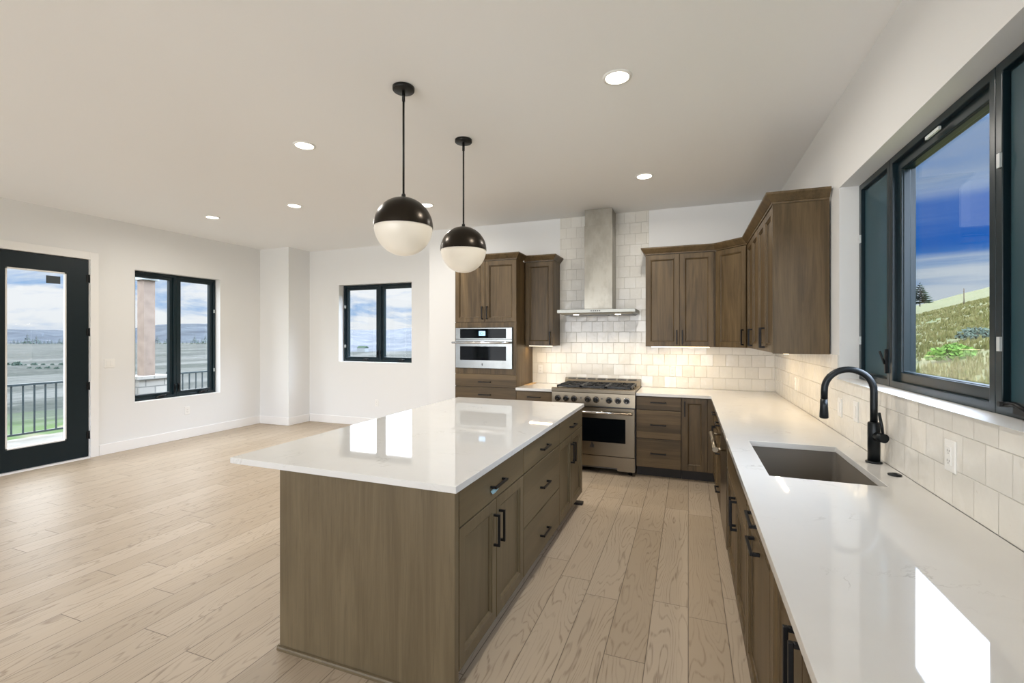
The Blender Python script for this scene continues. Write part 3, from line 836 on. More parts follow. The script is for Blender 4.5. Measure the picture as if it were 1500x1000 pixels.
b = MB(); b.box(XB, XR - 0.012, 5.082, 5.213, 0.11, 0.8825); b.box(0.33, XR - 0.012, 5.082, 5.213, 0.0008, 0.11); b.box(XB - DT, XB - 0.0005, 5.082, 5.193, 0.115, 0.878)
fil = b.build('corner_post', wood_v); tag(fil, 'plain brown corner post where the two base cabinet runs meet', 'cabinet')
# dishwasher
dw = thing('dishwasher', 'stainless steel dishwasher with thick bar handle under the counter beyond the sink', 'dishwasher', (0.55, 3.66, 0))
FD = frame((XB, 3.963, 0), (0, -1, 0))
b = MB(FD); b.box(0.002, 0.606, -0.6, 0, 0.11, 0.878); b.build('body', steel_dark, dw)
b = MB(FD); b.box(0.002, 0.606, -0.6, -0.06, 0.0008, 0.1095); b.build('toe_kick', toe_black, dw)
b = MB(FD); b.panel(0.003, 0.605, 0.12, 0.876, 0.0005, 0.024, [(0, 0), (0, 0.021), (0.003, 0.024)]); dwd = b.build('door', steel_h, dw)
b = MB(FD); b.cyl((0.02, 0.092, 0.77), (0.588, 0.092, 0.77), 0.018, seg=16)
for uu in (0.045, 0.563): b.cyl((uu, 0.0245, 0.77), (uu, 0.092, 0.77), 0.010, seg=12)
b.build('door_handle', steel_h, dwd)
# sink base
sb = rb('wide two door base cabinet under the sink', 3.352, 2.272, hollow=True)
sb.drawer(0, sb.W, 0.66, 0.878, None, name='false_front')
m_ = sb.W * 0.56
sb.door(0.02, m_, 0.115, 0.657, m_ - 0.032, 0.575); sb.door(m_, sb.W, 0.115, 0.657, m_ + 0.032, 0.575)
pt = rb('pull-out base cabinet with two horizontal handles, beside the sink base', 2.271, 1.650)
pt.drawer(0, pt.W, 0.79, 0.878, 0.836); pt.door(0, pt.W, 0.115, 0.787, pt.W / 2 + 0.02, 0.744, vertical=False)
ne = rb('base cabinet with tall twin doors in the near right corner of the photo', 1.649, 0.76)
ne.door(0, ne.W / 2, 0.115, 0.878, ne.W / 2 - 0.030, 0.775); ne.door(ne.W / 2, ne.W, 0.115, 0.878, ne.W / 2 + 0.030, 0.775)

# ---- counters
b = MB()
SK = (0.335, 0.765, 2.315, 3.045)       # sink cut-out
xs = [-0.531, 0.215, SK[0], SK[1], XR - 0.0105]; ys = [0.745, SK[2], SK[3], 5.17, YK - 0.0105]
def sol_c(x, y):
    if SK[0] < x < SK[1] and SK[2] < y < SK[3]: return False
    return x > 0.215 or y > 5.17
b.grid(xs, ys, sol_c, 0.8835, 0.914, lambda u, v, t: (u, v, t))
o = b.build('worktop', quartz_m, bevel=0.002); tag(o, 'long white quartz worktop running from the range round the corner under the window', 'worktop')
b = MB(); b.box(-1.924, -1.471, 5.17, YK - 0.0105, 0.8835, 0.914); o = b.build('worktop', quartz_m, bevel=0.002)
tag(o, 'short white quartz worktop left of the range', 'worktop')
b = MB(); b.loops([[(-1.985 + 0.07, 5.46, 0.9145), (-1.86, 5.46, 0.9145), (-1.86, 5.80, 0.9145), (-1.915, 5.80, 0.9145)], [(-1.915, 5.46, 0.921), (-1.86, 5.46, 0.921), (-1.86, 5.80, 0.921), (-1.915, 5.80, 0.921)]])
o = b.build('wood_strip', light_wood, bevel=0.001); tag(o, 'thin tan wood strip lying on the counter against the tall oven cabinet', 'wood strip')

# ---- sink, faucet, switch
sk = thing('sink', 'brown-grey undermount sink bowl set into the white worktop', 'sink', (0.55, 2.68, 0.66))
b = MB()
def rr(x0, x1, y0, y1, r, z, n=5):
    P = []
    for cx, cy_, a0 in ((x1 - r, y1 - r, 0), (x0 + r, y1 - r, 90), (x0 + r, y0 + r, 180), (x1 - r, y0 + r, 270)):
        for k in range(n + 1):
            a = R(a0 + 90 * k / n); P.append((cx + r * math.cos(a), cy_ + r * math.sin(a), z))
    return P
s0, s1, s2, s3 = SK[0] - 0.004, SK[1] + 0.004, SK[2] - 0.004, SK[3] + 0.004
b.loops([rr(s0 - 0.012, s1 + 0.012, s2 - 0.012, s3 + 0.012, 0.03, 0.8832), rr(s0, s1, s2, s3, 0.02, 0.8832), rr(s0 + 0.004, s1 - 0.004, s2 + 0.004, s3 - 0.004, 0.02, 0.70),
         rr(s0 + 0.02, s1 - 0.02, s2 + 0.02, s3 - 0.02, 0.03, 0.672), rr(0.53, 0.57, 2.66, 2.70, 0.0199, 0.668)], cap=(False, True))
b.build('bowl', composite, sk)
b = MB(); b.lathe(0.55, 2.68, [(0.045, 0.6685), (0.045, 0.672), (0.03, 0.672), (0.028, 0.6695)], 24); b.build('drain', steel_dark, sk)
fa = thing('faucet', 'matte black gooseneck faucet standing behind the sink', 'faucet', (0.845, 2.73, 0.914))
FX, FY = 0.845, 2.735
b = MB(); b.lathe(FX, FY, [(0.034, 0.9145), (0.034, 0.921), (0.026, 0.924)], 28); b.build('base_plate', faucet_black, fa)
b = MB(); b.lathe(FX, FY, [(0.0255, 0.9245), (0.0255, 1.105), (0.0215, 1.112)], 24)
b.build('body', faucet_black, fa)
b = MB(); pts = [(FX, FY, 1.11), (FX, FY, 1.18)]
rad = 0.1025; zc0 = 1.262
for k in range(0, 19):
    a = R(180 * k / 18); pts.append((FX - rad + rad * math.cos(a), FY, zc0 + rad * math.sin(a)))
pts.append((FX - 2 * rad - 0.001, FY, 1.215))
b.tube(pts, 0.0155, 18); b.build('spout', faucet_black, fa)
b = MB(); b.lathe(FX - 2 * rad - 0.002, FY, [(0.0165, 1.213), (0.0175, 1.18), (0.0205, 1.122), (0.017, 1.117)], 20); b.build('spray_head', faucet_black, fa)
b = MB(); b.cyl((FX + 0.005, FY - 0.02, 1.045), (FX + 0.022, FY - 0.066, 1.045), 0.0215, seg=22)
hv = b.build('valve', faucet_black, fa)
b = MB(); b.tube([(FX + 0.019, FY - 0.053, 1.06), (FX + 0.015, FY - 0.053, 1.10), (FX + 0.004, FY - 0.053, 1.165)], [0.006, 0.0065, 0.0062], 10); b.build('lever', faucet_black, hv)
b = MB(); b.lathe(0.853, 2.515, [(0.025, 0.9145), (0.026, 0.919), (0.021, 0.922), (0.011, 0.9225), (0.010, 0.925), (0.004, 0.926)], 26)
o = b.build('air_switch', faucet_black); tag(o, 'small round black button on the worktop beside the faucet', 'button')

# ------------------------------------------------------------------ range
RX0, RX1, RYF = -1.466, -0.536, 5.145
rg = thing('range_cooker', 'wide stainless steel gas range between the base cabinets', 'range', (-1.0, 5.45, 0))
F = frame((RX0, RYF, 0), (1, 0, 0)); RW_ = RX1 - RX0
b = MB(F); b.box(0.001, RW_ - 0.001, -0.665, -0.03, 0.06, 0.905); b.build('body', steel_dark, rg)
b = MB(F); b.box(0.0005, RW_ - 0.0005, -0.665, -0.02, 0.9055, 0.925); b.build('cooktop', steel_h, rg)
b = MB(F)
P = [(-0.035, 0.893), (0.012, 0.893), (0.022, 0.900), (0.022, 0.934), (0.014, 0.942), (-0.035, 0.942)]
b.loops([[(0.0, y_, z_) for y_, z_ in P], [(RW_, y_, z_) for y_, z_ in P]]); b.build('front_rail', steel_h, rg)
b = MB(F); P = [(-0.03, 0.752), (0.010, 0.752), (0.000, 0.892), (-0.03, 0.892)]
b.loops([[(0.0, y_, z_) for y_, z_ in P], [(RW_, y_, z_) for y_, z_ in P]]); cpn = b.build('control_panel', steel_h, rg)
for kx in (-1.397, -1.30, -1.207, -1.052, -0.958, -0.815, -0.718, -0.624):
    u = kx - RX0; zc_ = 0.822; w0 = 0.0055
    b = MB(F); b.cyl((u, w0, zc_), (u, w0 + 0.008, zc_), 0.037, 0.034, seg=28); o = b.build('knob_bezel', chrome, rg)
    b = MB(F); b.cyl((u, w0 + 0.0082, zc_), (u, w0 + 0.040, zc_), 0.027, 0.023, seg=24); b.box(u - 0.005, u + 0.005, w0 + 0.040, w0 + 0.046, zc_ - 0.022, zc_ + 0.022)
    b.build('knob', black_metal, o)
    b = MB(F); b.cyl((u, w0 + 0.0405, zc_ - 0.010), (u, w0 + 0.0475, zc_ - 0.010), 0.0075, seg=12); b.build('knob_insert', chrome, o)
for u in (0.338, 0.572):
    b = MB(F); b.cyl((u, 0.0045, 0.835), (u, 0.0095, 0.835), 0.008, seg=12); b.build('indicator', steel_dark, rg)
b = MB(F); b.panel(0.004, RW_ - 0.004, 0.208, 0.738, -0.03, 0.035, [(0, 0), (0, 0.032), (0.003, 0.035)]); rd = b.build('oven_door', steel_h, rg)
b = MB(F); b.box(0.102, 0.828, 0.0052, 0.0068, 0.357, 0.620); b.build('door_glass', black_glass, rd)
b = MB(F); b.cyl((0.022, 0.060, 0.690), (RW_ - 0.022, 0.060, 0.690), 0.0145, seg=18)
for u in (0.05, RW_ - 0.05): b.cyl((u, 0.0052, 0.690), (u, 0.060, 0.690), 0.010, seg=12)
b.build('door_handle', chrome, rd)
b = MB(F)   # small dark arched badge with a paler upright
b.loops([[(0.435, 0.0052, 0.290), (0.487, 0.0052, 0.290), (0.487, 0.0052, 0.322), (0.472, 0.0052, 0.338), (0.468, 0.0052, 0.352), (0.456, 0.0052, 0.352), (0.452, 0.0052, 0.330), (0.441, 0.0052, 0.312)],
         [(0.435, 0.0075, 0.290), (0.487, 0.0075, 0.290), (0.487, 0.0075, 0.322), (0.472, 0.0075, 0.338), (0.468, 0.0075, 0.352), (0.456, 0.0075, 0.352), (0.452, 0.0075, 0.330), (0.441, 0.0075, 0.312)]])
bdg = b.build('badge', steel_dark, rd)
b = MB(F); b.box(0.463, 0.468, 0.0077, 0.0085, 0.294, 0.344); b.box(0.475, 0.479, 0.0077, 0.0085, 0.294, 0.322); b.build('badge_mark', black_metal, bdg)
b = MB(F); b.grid([0.004, 0.22, 0.74, RW_ - 0.004], [0.052, 0.085, 0.203], lambda u, v: not (0.22 < u < 0.74 and v < 0.085), -0.03, 0.004, lambda u, v, t: (u, t, v)); b.build('kick_panel', steel_h, rg)
for u in (0.06, RW_ - 0.06):
    for wv in (-0.08, -0.60):
        b = MB(F); b.cyl((u, wv, 0.0008), (u, wv, 0.0595), 0.02, seg=14); b.build('foot', black_metal, rg)
b = MB(F); b.box(0.001, RW_ - 0.001, -0.672, -0.610, 0.9255, 1.005); b.loops([[(0.001, -0.6095, 0.9255), (0.001, -0.585, 0.9255), (0.001, -0.6095, 0.985)], [(RW_ - 0.001, -0.6095, 0.9255), (RW_ - 0.001, -0.585, 0.9255), (RW_ - 0.001, -0.6095, 0.985)]])
vt = b.build('back_trim', steel_h, rg)
b = MB(F)
for k in range(7):
    u = 0.04 + k * 0.124; b.box(u, u + 0.10, -0.655, -0.628, 1.0052, 1.0062); b.box(u, u + 0.10, -0.6099, -0.6085, 0.988, 1.001)
b.build('vent_slots', dark_slot, vt)
for gi in range(3):
    u0 = 0.045 + gi * 0.282; u1 = u0 + 0.276; v0, v1 = -0.565, -0.05
    b = MB(F); z0, z1 = 0.948, 0.966
    for (a, c, e, f_) in ((u0, u1, v0, v0 + 0.014), (u0, u1, v1 - 0.014, v1), (u0, u0 + 0.014, v0, v1), (u1 - 0.014, u1, v0, v1), (u0, u1, (v0 + v1) / 2 - 0.007, (v0 + v1) / 2 + 0.007)):
        b.box(a, c, e, f_, z0, z1)
    um = (u0 + u1) / 2
    for vc in (v0 + 0.13, v1 - 0.13):
        for ang in range(0, 360, 45):
            a = R(ang); p0 = Vector((um + 0.04 * math.cos(a), vc + 0.04 * math.sin(a), 0.962)); p1 = Vector((um + 0.125 * math.cos(a), vc + 0.118 * math.sin(a), 0.962))
            dirn = (p1 - p0).normalized(); n_ = Vector((-dirn.y, dirn.x, 0)) * 0.006; h_ = Vector((0, 0, 0.012))
            b.loops([[p0 + n_ - h_, p0 - n_ - h_, p0 - n_ + h_ * 0.9, p0 + n_ + h_ * 0.9], [p1 + n_ - h_, p1 - n_ - h_, p1 - n_ + h_ * 0.6, p1 + n_ + h_ * 0.6]])
    for a in (u0 + 0.007, u1 - 0.007):
        for e in (v0 + 0.007, v1 - 0.007, (v0 + v1) / 2):
            b.box(a - 0.007, a + 0.007, e - 0.007, e + 0.007, 0.9255, 0.948)
    b.build('grate', cast_iron, rg)
    for vc in (v0 + 0.13, v1 - 0.13):
        b = MB(F @ Matrix.Identity(4)); b.lathe(um, vc, [(0.058, 0.9255), (0.055, 0.934), (0.045, 0.936), (0.045, 0.944), (0.036, 0.947)], 24); b.build('burner', cast_iron, rg)

# ---- hood
hd = thing('range_hood', 'stainless steel chimney hood on the tiled wall above the range', 'range hood', (-1.005, YK - 0.25, 1.79))
HX0, HX1, HY = -1.455, -0.555, 5.325
b = MB(); yb = YK - 0.0115
P0 = [(HX0, HY), (HX1, HY), (HX1, yb), (HX0, yb)]
def ins(p, i_): return [(p[0][0] + i_, p[0][1] + i_), (p[1][0] - i_, p[1][1] + i_), (p[2][0] - i_, p[2][1]), (p[3][0] + i_, p[3][1])]
b.loops([[(x, y, 1.783) for x, y in ins(P0, 0.05)], [(x, y, 1.800) for x, y in ins(P0, 0.004)], [(x, y, 1.803) for x, y in P0], [(x, y, 1.838) for x, y in P0], [(x, y, 1.841) for x, y in ins(P0, 0.003)]])
b.build('canopy', steel_canopy, hd)
b = MB(); b.box(-1.172, -0.838, 5.53, yb, 1.8415, 2.855); b.build('chimney', steel_hood, hd, bevel=0.002)
b = MB(); b.box(-1.168, -0.842, 5.534, yb, 2.8555, ZC - 0.001); b.build('chimney_extension', steel_hood, hd, bevel=0.002)
for k in range(5):
    b = MB(); u = -1.055 + k * 0.024; b.box(u, u + 0.013, HY - 0.002, HY - 0.0002, 1.815, 1.828); b.build('button', dark_slot, hd)
for x in (-1.25, -0.76):
    b = MB(); b.lathe(x, 5.43, [(0.032, 1.7825), (0.032, 1.779), (0.024, 1.778)], 20); b.build('lamp_lens', hood_lens_m, hd)
    L = bpy.data.lights.new('hood_light', 'SPOT'); L.energy = 15; L.spot_size = R(125); L.spot_blend = 0.7; L.shadow_soft_size = 0.03; L.color = (1.0, 0.84, 0.62)
    o = bpy.data.objects.new('hood_light', L); C.objects.link(o); o.location = (x, 5.43, 1.772)
b = MB(); b.grid([-1.42, -1.12, -1.11, -0.90, -0.89, -0.59], [5.52, 5.78], lambda u, v: not (-1.12 < u < -1.11 or -0.90 < u < -0.89), 1.779, 1.7825, lambda u, v, t: (u, v, t)); b.build('filter', steel_dark, hd)

# ------------------------------------------------------------------ island
IX0, IX1, IY0, IY1 = -2.176, -0.888, 1.688, 4.185
o = MB().box(IX0, IX1, IY0, IY1, 0.884, 0.914).build('worktop', quartz_m, bevel=0.002)
tag(o, 'large white quartz island worktop overhanging to the left', 'worktop')
IF = -0.925         # carcass face, door face -0.905; fronts face +X: u runs +Y
def ib(label, y0, y1):
    return Cab('island_cabinet', label, 'cabinet', (IF, y0, 0), (0, 1, 0), y1 - y0, 0.60, 0.105, 0.8832, isl_y, group='island cabinets', toe=1, toe_in=0.085)
i1 = ib('nearest island cabinet with one drawer above two doors', 1.748, 2.566)
i2 = ib('middle island cabinet with three stacked drawers', 2.567, 3.372)
i3 = ib('island cabinet nearest the range with one drawer above two doors', 3.373, 4.165)
for c_ in (i1, i3):
    dr = c_.drawer(0, c_.W, 0.716, 0.878, 0.79)
    c_.door(0, c_.W / 2, 0.108, 0.713, c_.W / 2 - 0.034, 0.565); c_.door(c_.W / 2, c_.W, 0.108, 0.713, c_.W / 2 + 0.034, 0.565)
    if c_ is i1:
        b = MB(c_.F); b.loops([[(c_.W / 2 - 0.078, 0.020, 0.768), (c_.W / 2 - 0.052, 0.0205, 0.772), (c_.W / 2 - 0.05, 0.040, 0.784), (c_.W / 2 - 0.078, 0.040, 0.782)], [(c_.W / 2 - 0.08, 0.034, 0.758), (c_.W / 2 - 0.056, 0.036, 0.757), (c_.W / 2 - 0.052, 0.054, 0.781), (c_.W / 2 - 0.078, 0.053, 0.780)]])
        o = b.build('film_scrap', tape_blue, dr); o['label'] = 'scrap of pale blue film on the handle'
i2.drawer(0, i2.W, 0.716, 0.878, 0.79); i2.drawer(0, i2.W, 0.392, 0.713, 0.540); i2.drawer(0, i2.W, 0.108, 0.389, 0.225)
ip = thing('island_end_panel', 'plain brown wood end panel of the island facing the room', 'panel', (-1.39, 1.727, 0))
b = MB(); b.box(-1.868, -0.906, 1.712, 1.7465, 0.0008, 0.8832); b.build('panel', isl_v, ip, bevel=0.002)
b = MB(); P = [(1.711, 0.0008), (1.698, 0.0008), (1.698, 0.012), (1.702, 0.019), (1.711, 0.022)]
b.loops([[(-1.874, y_, z_) for y_, z_ in P], [(-0.906, y_, z_) for y_, z_ in P]]); b.build('base_moulding', isl_v, ip)
ib_ = thing('island_back_panel', 'brown wood back of the island under the overhang', 'panel', (-1.7, 2.95, 0))
b = MB(); b.box(-1.868, -1.528, 1.7475, 4.165, 0.0008, 0.8832); b.build('panel', isl_v, ib_)
b = MB(); b.box(-1.880, -1.8685, 1.7475, 4.165, 0.0008, 0.022); b.build('base_moulding', isl_v, ib_)
ie = thing('island_end_panel', 'brown end panel of the island facing the range, with a dark foot', 'panel', (-1.39, 4.172, 0))
b = MB(); b.box(-1.868, -0.906, 4.1665, 4.180, 0.105, 0.8832); b.box(-1.868, -0.99, 4.1665, 4.180, 0.0008, 0.105); b.build('panel', isl_v, ie)
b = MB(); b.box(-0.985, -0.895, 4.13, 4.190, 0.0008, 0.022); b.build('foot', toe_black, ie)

# ------------------------------------------------------------------ pendants
def pendant(label, x, y):
    r = thing('pendant_light', label, 'pendant light', (x, y, 2.02), group='globe pendant lights')
    zc_, rr_ = 2.198, 0.178
    b = MB(); b.lathe(x, y, [(0.066, ZC - 0.0008), (0.066, ZC - 0.018), (0.063, ZC - 0.022), (0.012, ZC - 0.023)], 36); b.build('ceiling_canopy', rod_black, r)
    b = MB(); b.cyl((x, y, zc_ + rr_ + 0.02), (x, y, ZC - 0.0235), 0.0065, seg=12); b.cyl((x, y, ZC - 0.085), (x, y, ZC - 0.0235), 0.0095, seg=12); b.build('rod', rod_black, r)
    b = MB(); b.lathe(x, y, [(0.011, zc_ + rr_ + 0.022), (0.013, zc_ + rr_ + 0.012), (0.013, zc_ + rr_ - 0.003)], 16); b.build('rod_collar', rod_black, r)
    N = 20
    b = MB(); prof = [(rr_ * math.cos(R(90 * k / N)), zc_ + rr_ * math.sin(R(90 * k / N))) for k in range(N)] + [(0.001, zc_ + rr_)]
    b.lathe(x, y, [(rr_, zc_ - 0.006)] + prof, 56, cap=(False, True)); b.build('dome', bronze, r)
    b = MB(); prof = [(0.001, zc_ - rr_)] + [((rr_ - 0.003) * math.cos(R(-90 + 90 * k / N)), zc_ + rr_ * math.sin(R(-90 + 90 * k / N))) for k in range(1, N + 1)]
    b.lathe(x, y, prof, 56, cap=(True, False)); b.build('lamp_shade', globe_m, r)
pendant('globe pendant light with the bigger looking globe, hung over the front of the island', -1.628, 2.41)
pendant('globe pendant light hung nearer the oven cabinet, over the back of the island', -1.629, 3.22)

# ------------------------------------------------------------------ downlights
def downlight(label, x, y):
    r = thing('recessed_downlight', label, 'ceiling light', (x, y, ZC - 0.01), group='recessed ceiling lights')
    b = MB(); b.lathe(x, y, [(0.066, ZC - 0.0008), (0.085, ZC - 0.0008), (0.083, ZC - 0.006), (0.068, ZC - 0.007)], 36, cap=(False, False)); b.build('trim_ring', white_plastic, r)
    b = MB(); b.lathe(x, y, [(0.067, ZC - 0.0008), (0.067, ZC - 0.004), (0.0, ZC - 0.005)], 32); b.build('lens', lens_m, r)
    L = bpy.data.lights.new('downlight_lamp', 'AREA'); L.shape = 'DISK'; L.size = 0.12; L.energy = LAMP; L.color = (1.0, 0.95, 0.88); L.spread = R(170)
    o = bpy.data.objects.new('downlight_lamp', L); C.objects.link(o); o.location = (x, y, ZC - 0.012)
downlight('recessed ceiling light out in the room, midway between the pendants and the glazed door', -2.86, 2.86)
downlight('recessed ceiling light nearest the black twin window in the long wall', -5.69, 4.17)
downlight('recessed ceiling light between the twin window and the globe pendants, second from the long wall', -4.29, 4.14)
downlight('recessed ceiling light half hidden behind the nearer globe pendant', -2.835, 4.664)
downlight('big bright recessed ceiling light, topmost in the photo above the aisle', -0.39, 2.76)
downlight('recessed ceiling light above the aisle, close to the range hood', -0.39, 4.56)

# ------------------------------------------------------------------ outlets and switches
def plate(name, label, cat, origin, u, kind, wd=0.072, group='wall plates'):
    """origin: centre of the plate on the wall surface; u along the wall so that w points into the room"""
    F = frame(origin, u)
    r = thing(name, label, cat, origin, group)
    b = MB(F); b.panel(-wd / 2, wd / 2, -0.058, 0.058, 0.0004, 0.006, [(0, 0), (0, 0.003), (0.003, 0.006)]); b.build('cover_plate', white_plastic, r)
    n = 2 if wd > 0.1 else 1
    for k in range(n):
        uc = (k - (n - 1) / 2) * 0.046
        b = MB(F); b.panel(uc - 0.0165, uc + 0.0165, -0.033, 0.033, 0.0065, 0.003, [(0, 0), (0, 0.002), (0.001, 0.003)])
        f_ = b.build('rocker' if kind == 'switch' else 'socket', white_plastic, r)
        if kind == 'outlet':
            b = MB(F)
            for zz in (-0.018, 0.018):
                b.box(uc - 0.008, uc - 0.006, 0.0096, 0.0100, zz - 0.004, zz + 0.005); b.box(uc + 0.006, uc + 0.008, 0.0096, 0.0100, zz - 0.003, zz + 0.004)
                b.box(uc - 0.002, uc + 0.002, 0.0096, 0.0100, zz - 0.010, zz - 0.007)
            b.build('slots', dark_slot, f_)
xt = XR - 0.010; yt = YK - 0.010
plate('light_switch', 'double white light switch on the wall between the glazed door and twin window', 'switch', (XL, 3.763, 1.175), (0, 1, 0), 'switch', 0.118)
plate('wall_outlet', 'white outlet low on the wall under the twin window', 'outlet', (XL, 4.763, 0.412), (0, 1, 0), 'outlet')
plate('wall_outlet', 'white outlet low on the far wall under the far window', 'outlet', (-4.921, YF, 0.399), (1, 0, 0), 'outlet')
plate('wall_outlet', 'white outlet on the tile left of the range', 'outlet', (-1.813, yt, 1.099), (1, 0, 0), 'outlet')
plate('wall_outlet', 'white outlet on the tile right of the range, below the two door wall cabinet', 'outlet', (-0.176, yt, 1.108), (1, 0, 0), 'outlet')
plate('wall_outlet', 'white outlet on the window wall tile, deep in the corner under the wall cabinets', 'outlet', (xt, 4.742, 1.106), (0, -1, 0), 'outlet')
plate('light_switch', 'white switch plate on the window wall tile, farther of the two behind the faucet', 'switch', (xt, 3.46, 1.082), (0, -1, 0), 'switch')
plate('light_switch', 'white switch plate on the window wall tile, closer of the two behind the faucet', 'switch', (xt, 3.16, 1.10), (0, -1, 0), 'switch')
plate('wall_outlet', 'white outlet on the window wall tile in front of the faucet, below the large pane', 'outlet', (xt, 2.143, 1.094), (0, -1, 0), 'outlet')

# ------------------------------------------------------------------ outdoors: deck
b = MB(); b.box(-10.25, XL - 0.225, 0.5, 9.6, -0.30, -0.15); struct('deck', b, deck_m)
def railing(label, y0, y1, x=-9.95):
    r = thing('deck_railing', label, 'railing', (x, (y0 + y1) / 2, -0.15), group='deck railings')
    for yy in ([y0, y1] if y1 - y0 < 2.5 else [y0, (y0 + y1) / 2, y1]):
        MB().box(x - 0.03, x + 0.03, yy - 0.03, yy + 0.03, -0.149, 0.80).build('post', rail_m, r)
    MB().box(x - 0.028, x + 0.028, y0, y1, 0.735, 0.767).build('top_rail', rail_m, r)
    MB().box(x - 0.02, x + 0.02, y0, y1, -0.05, -0.02).build('bottom_rail', rail_m, r)
    n = int((y1 - y0) / 0.135)
    for k in range(1, n):
        yy = y0 + (y1 - y0) * k / n
        MB().box(x - 0.009, x + 0.009, yy - 0.009, yy + 0.009, -0.02, 0.735).build('baluster', rail_m, r)
railing('black metal deck railing seen through the glazed door', 2.2, 5.52)
railing('black metal deck railing seen through the right pane of the twin window', 6.36, 9.3)
pl = thing('porch_column', 'stone based porch column with a timber post seen through the twin window', 'column', (-9.95, 5.94, -0.15))
MB().box(-10.22, -9.68, 5.66, 6.22, -0.149, 0.70).build('stone_base', stone_m, pl)
MB().box(-10.26, -9.64, 5.62, 6.26, 0.7005, 0.76).build('cap_stone', stone_m, pl)
MB().box(-10.05, -9.85, 5.84, 6.04, 0.7605, 2.70).build('timber_post', timber_m, pl)
MB().box(-10.10, -9.80, 5.79, 6.09, 2.62, 2.70).build('post_head', beam_m, pl)
MB().box(-10.2, XL - 0.225, 5.85, 6.03, 2.701, 2.95).build('beam', beam_m, pl)

b = MB(); b.box(XR + 0.225, 1.66, -3.0, 7.0, 2.88, 3.02); struct('roof_eave', b, beam_m)
# ------------------------------------------------------------------ outdoors: terrain
def nz(x, y, s):
    return (math.sin(x * 1.3 * s + 1.7) * math.cos(y * 1.1 * s - 0.6) + 0.5 * math.sin(x * 2.9 * s - y * 2.3 * s + 0.8) + 0.25 * math.sin(x * 6.1 * s + y * 5.3 * s)) / 1.75
b = MB()
radii = [9.5, 14, 20, 28, 36, 46, 60, 80, 100, 125, 150, 165, 200, 260, 340, 420, 520, 700, 1000, 1500, 2200]
A0, A1, NA = 62, 242, 90      # azimuth, degrees counter-clockwise from +X
rows = []
for r_ in radii:
    row = []
    for k in range(NA + 1):
        a = R(A0 + (A1 - A0) * k / NA); x, y = r_ * math.cos(a), r_ * math.sin(a)
        R0 = 150 if A0 + (A1 - A0) * k / NA < 140 else 420
        z = -3.3 + 0.25 * nz(x * 0.05, y * 0.05, 1.0) * min(1, r_ / 60)
        if r_ > R0: z -= (r_ - R0) * 0.045
        row.append(b.v((x, y, z)))
    rows.append(row)
for ra, rb_ in zip(rows, rows[1:]):
    for k in range(NA):
        b.f([ra[k], ra[k + 1], rb_[k + 1], rb_[k]], True)
struct('ground_valley', b, valley_m)

def ridge(name, a0, a1, r0, r1, zb, top, mat, seed, namp=0.5):
    b = MB(); N = 110; K = 10; rows = []
    for j in range(K + 1):
        t = j / K; row = []
        for k in range(N + 1):
            a = R(a0 + (a1 - a0) * k / N); s = k / N * (a1 - a0) * 0.11 + seed
            crest = top * (0.72 + namp * 0.55 * math.sin(s * 1.1) + namp * 0.3 * math.sin(s * 2.7 + 1) + namp * 0.14 * math.sin(s * 6.3 + seed))
            prof = math.sin(t * math.pi / 2) ** 1.2 if t < 0.999 else 1.0
            rr_ = r0 + (r1 - r0) * t
            gul = 0.10 * math.sin(k * 1.7 + j * 0.9 + seed) * math.sin(k * 0.63 + 2.0) * (1 - abs(2 * t - 1)) * top
            row.append(b.v((rr_ * math.cos(a), rr_ * math.sin(a), zb + (crest - zb) * prof + gul)))
        rows.append(row)
    for ra, rb_ in zip(rows, rows[1:]):
        for k in range(N):
            b.f([ra[k], ra[k + 1], rb_[k + 1], rb_[k]], True)
    return struct(name, b, mat)
ridge('mountain_west', 139, 240, 2000, 5200, -70, 124, mount_m, 2.0, 0.5)
ridge('mountain_north', 75, 143, 1700, 6500, -75, 160, mount_n_m, 4.4, 0.34)

# hillside east of the house
b = MB(); nx, ny = 70, 70; rows = []
def hill_z(x, y):
    d_ = max(0.0, x - 1.2)
    z = -0.75 + 0.29 * d_ - 0.043 * (y - 2) + 0.12 * nz(x * 0.35, y * 0.35, 1) * min(1, d_ / 6) + 0.5 * nz(x * 0.06, y * 0.06, 1) * min(1, d_ / 25)
    return z
for i in range(nx + 1):
    x = 1.15 + 118 * (i / nx) ** 1.8
    row = []
    for j in range(ny + 1):
        y = -20 + 240 * (j / ny) ** 1.4
        row.append(b.v((x, y, hill_z(x, y))))
    rows.append(row)
for ra, rb_ in zip(rows, rows[1:]):
    for k in range(ny):
        b.f([ra[k], ra[k + 1], rb_[k + 1], rb_[k]], True)
struct('hillside', b, hill_m)
rnd = random.Random(3)
def at(px, depth):
    a = (px - 750) / 678.0; c_, s_ = math.cos(R(20.85)), math.sin(R(20.85))
    return depth * (a * c_ - s_), depth * (a * s_ + c_)
bush_spots = [at(1397, 17), at(1433, 22), at(1347.5, 70), at(1412, 60)]
b = MB()
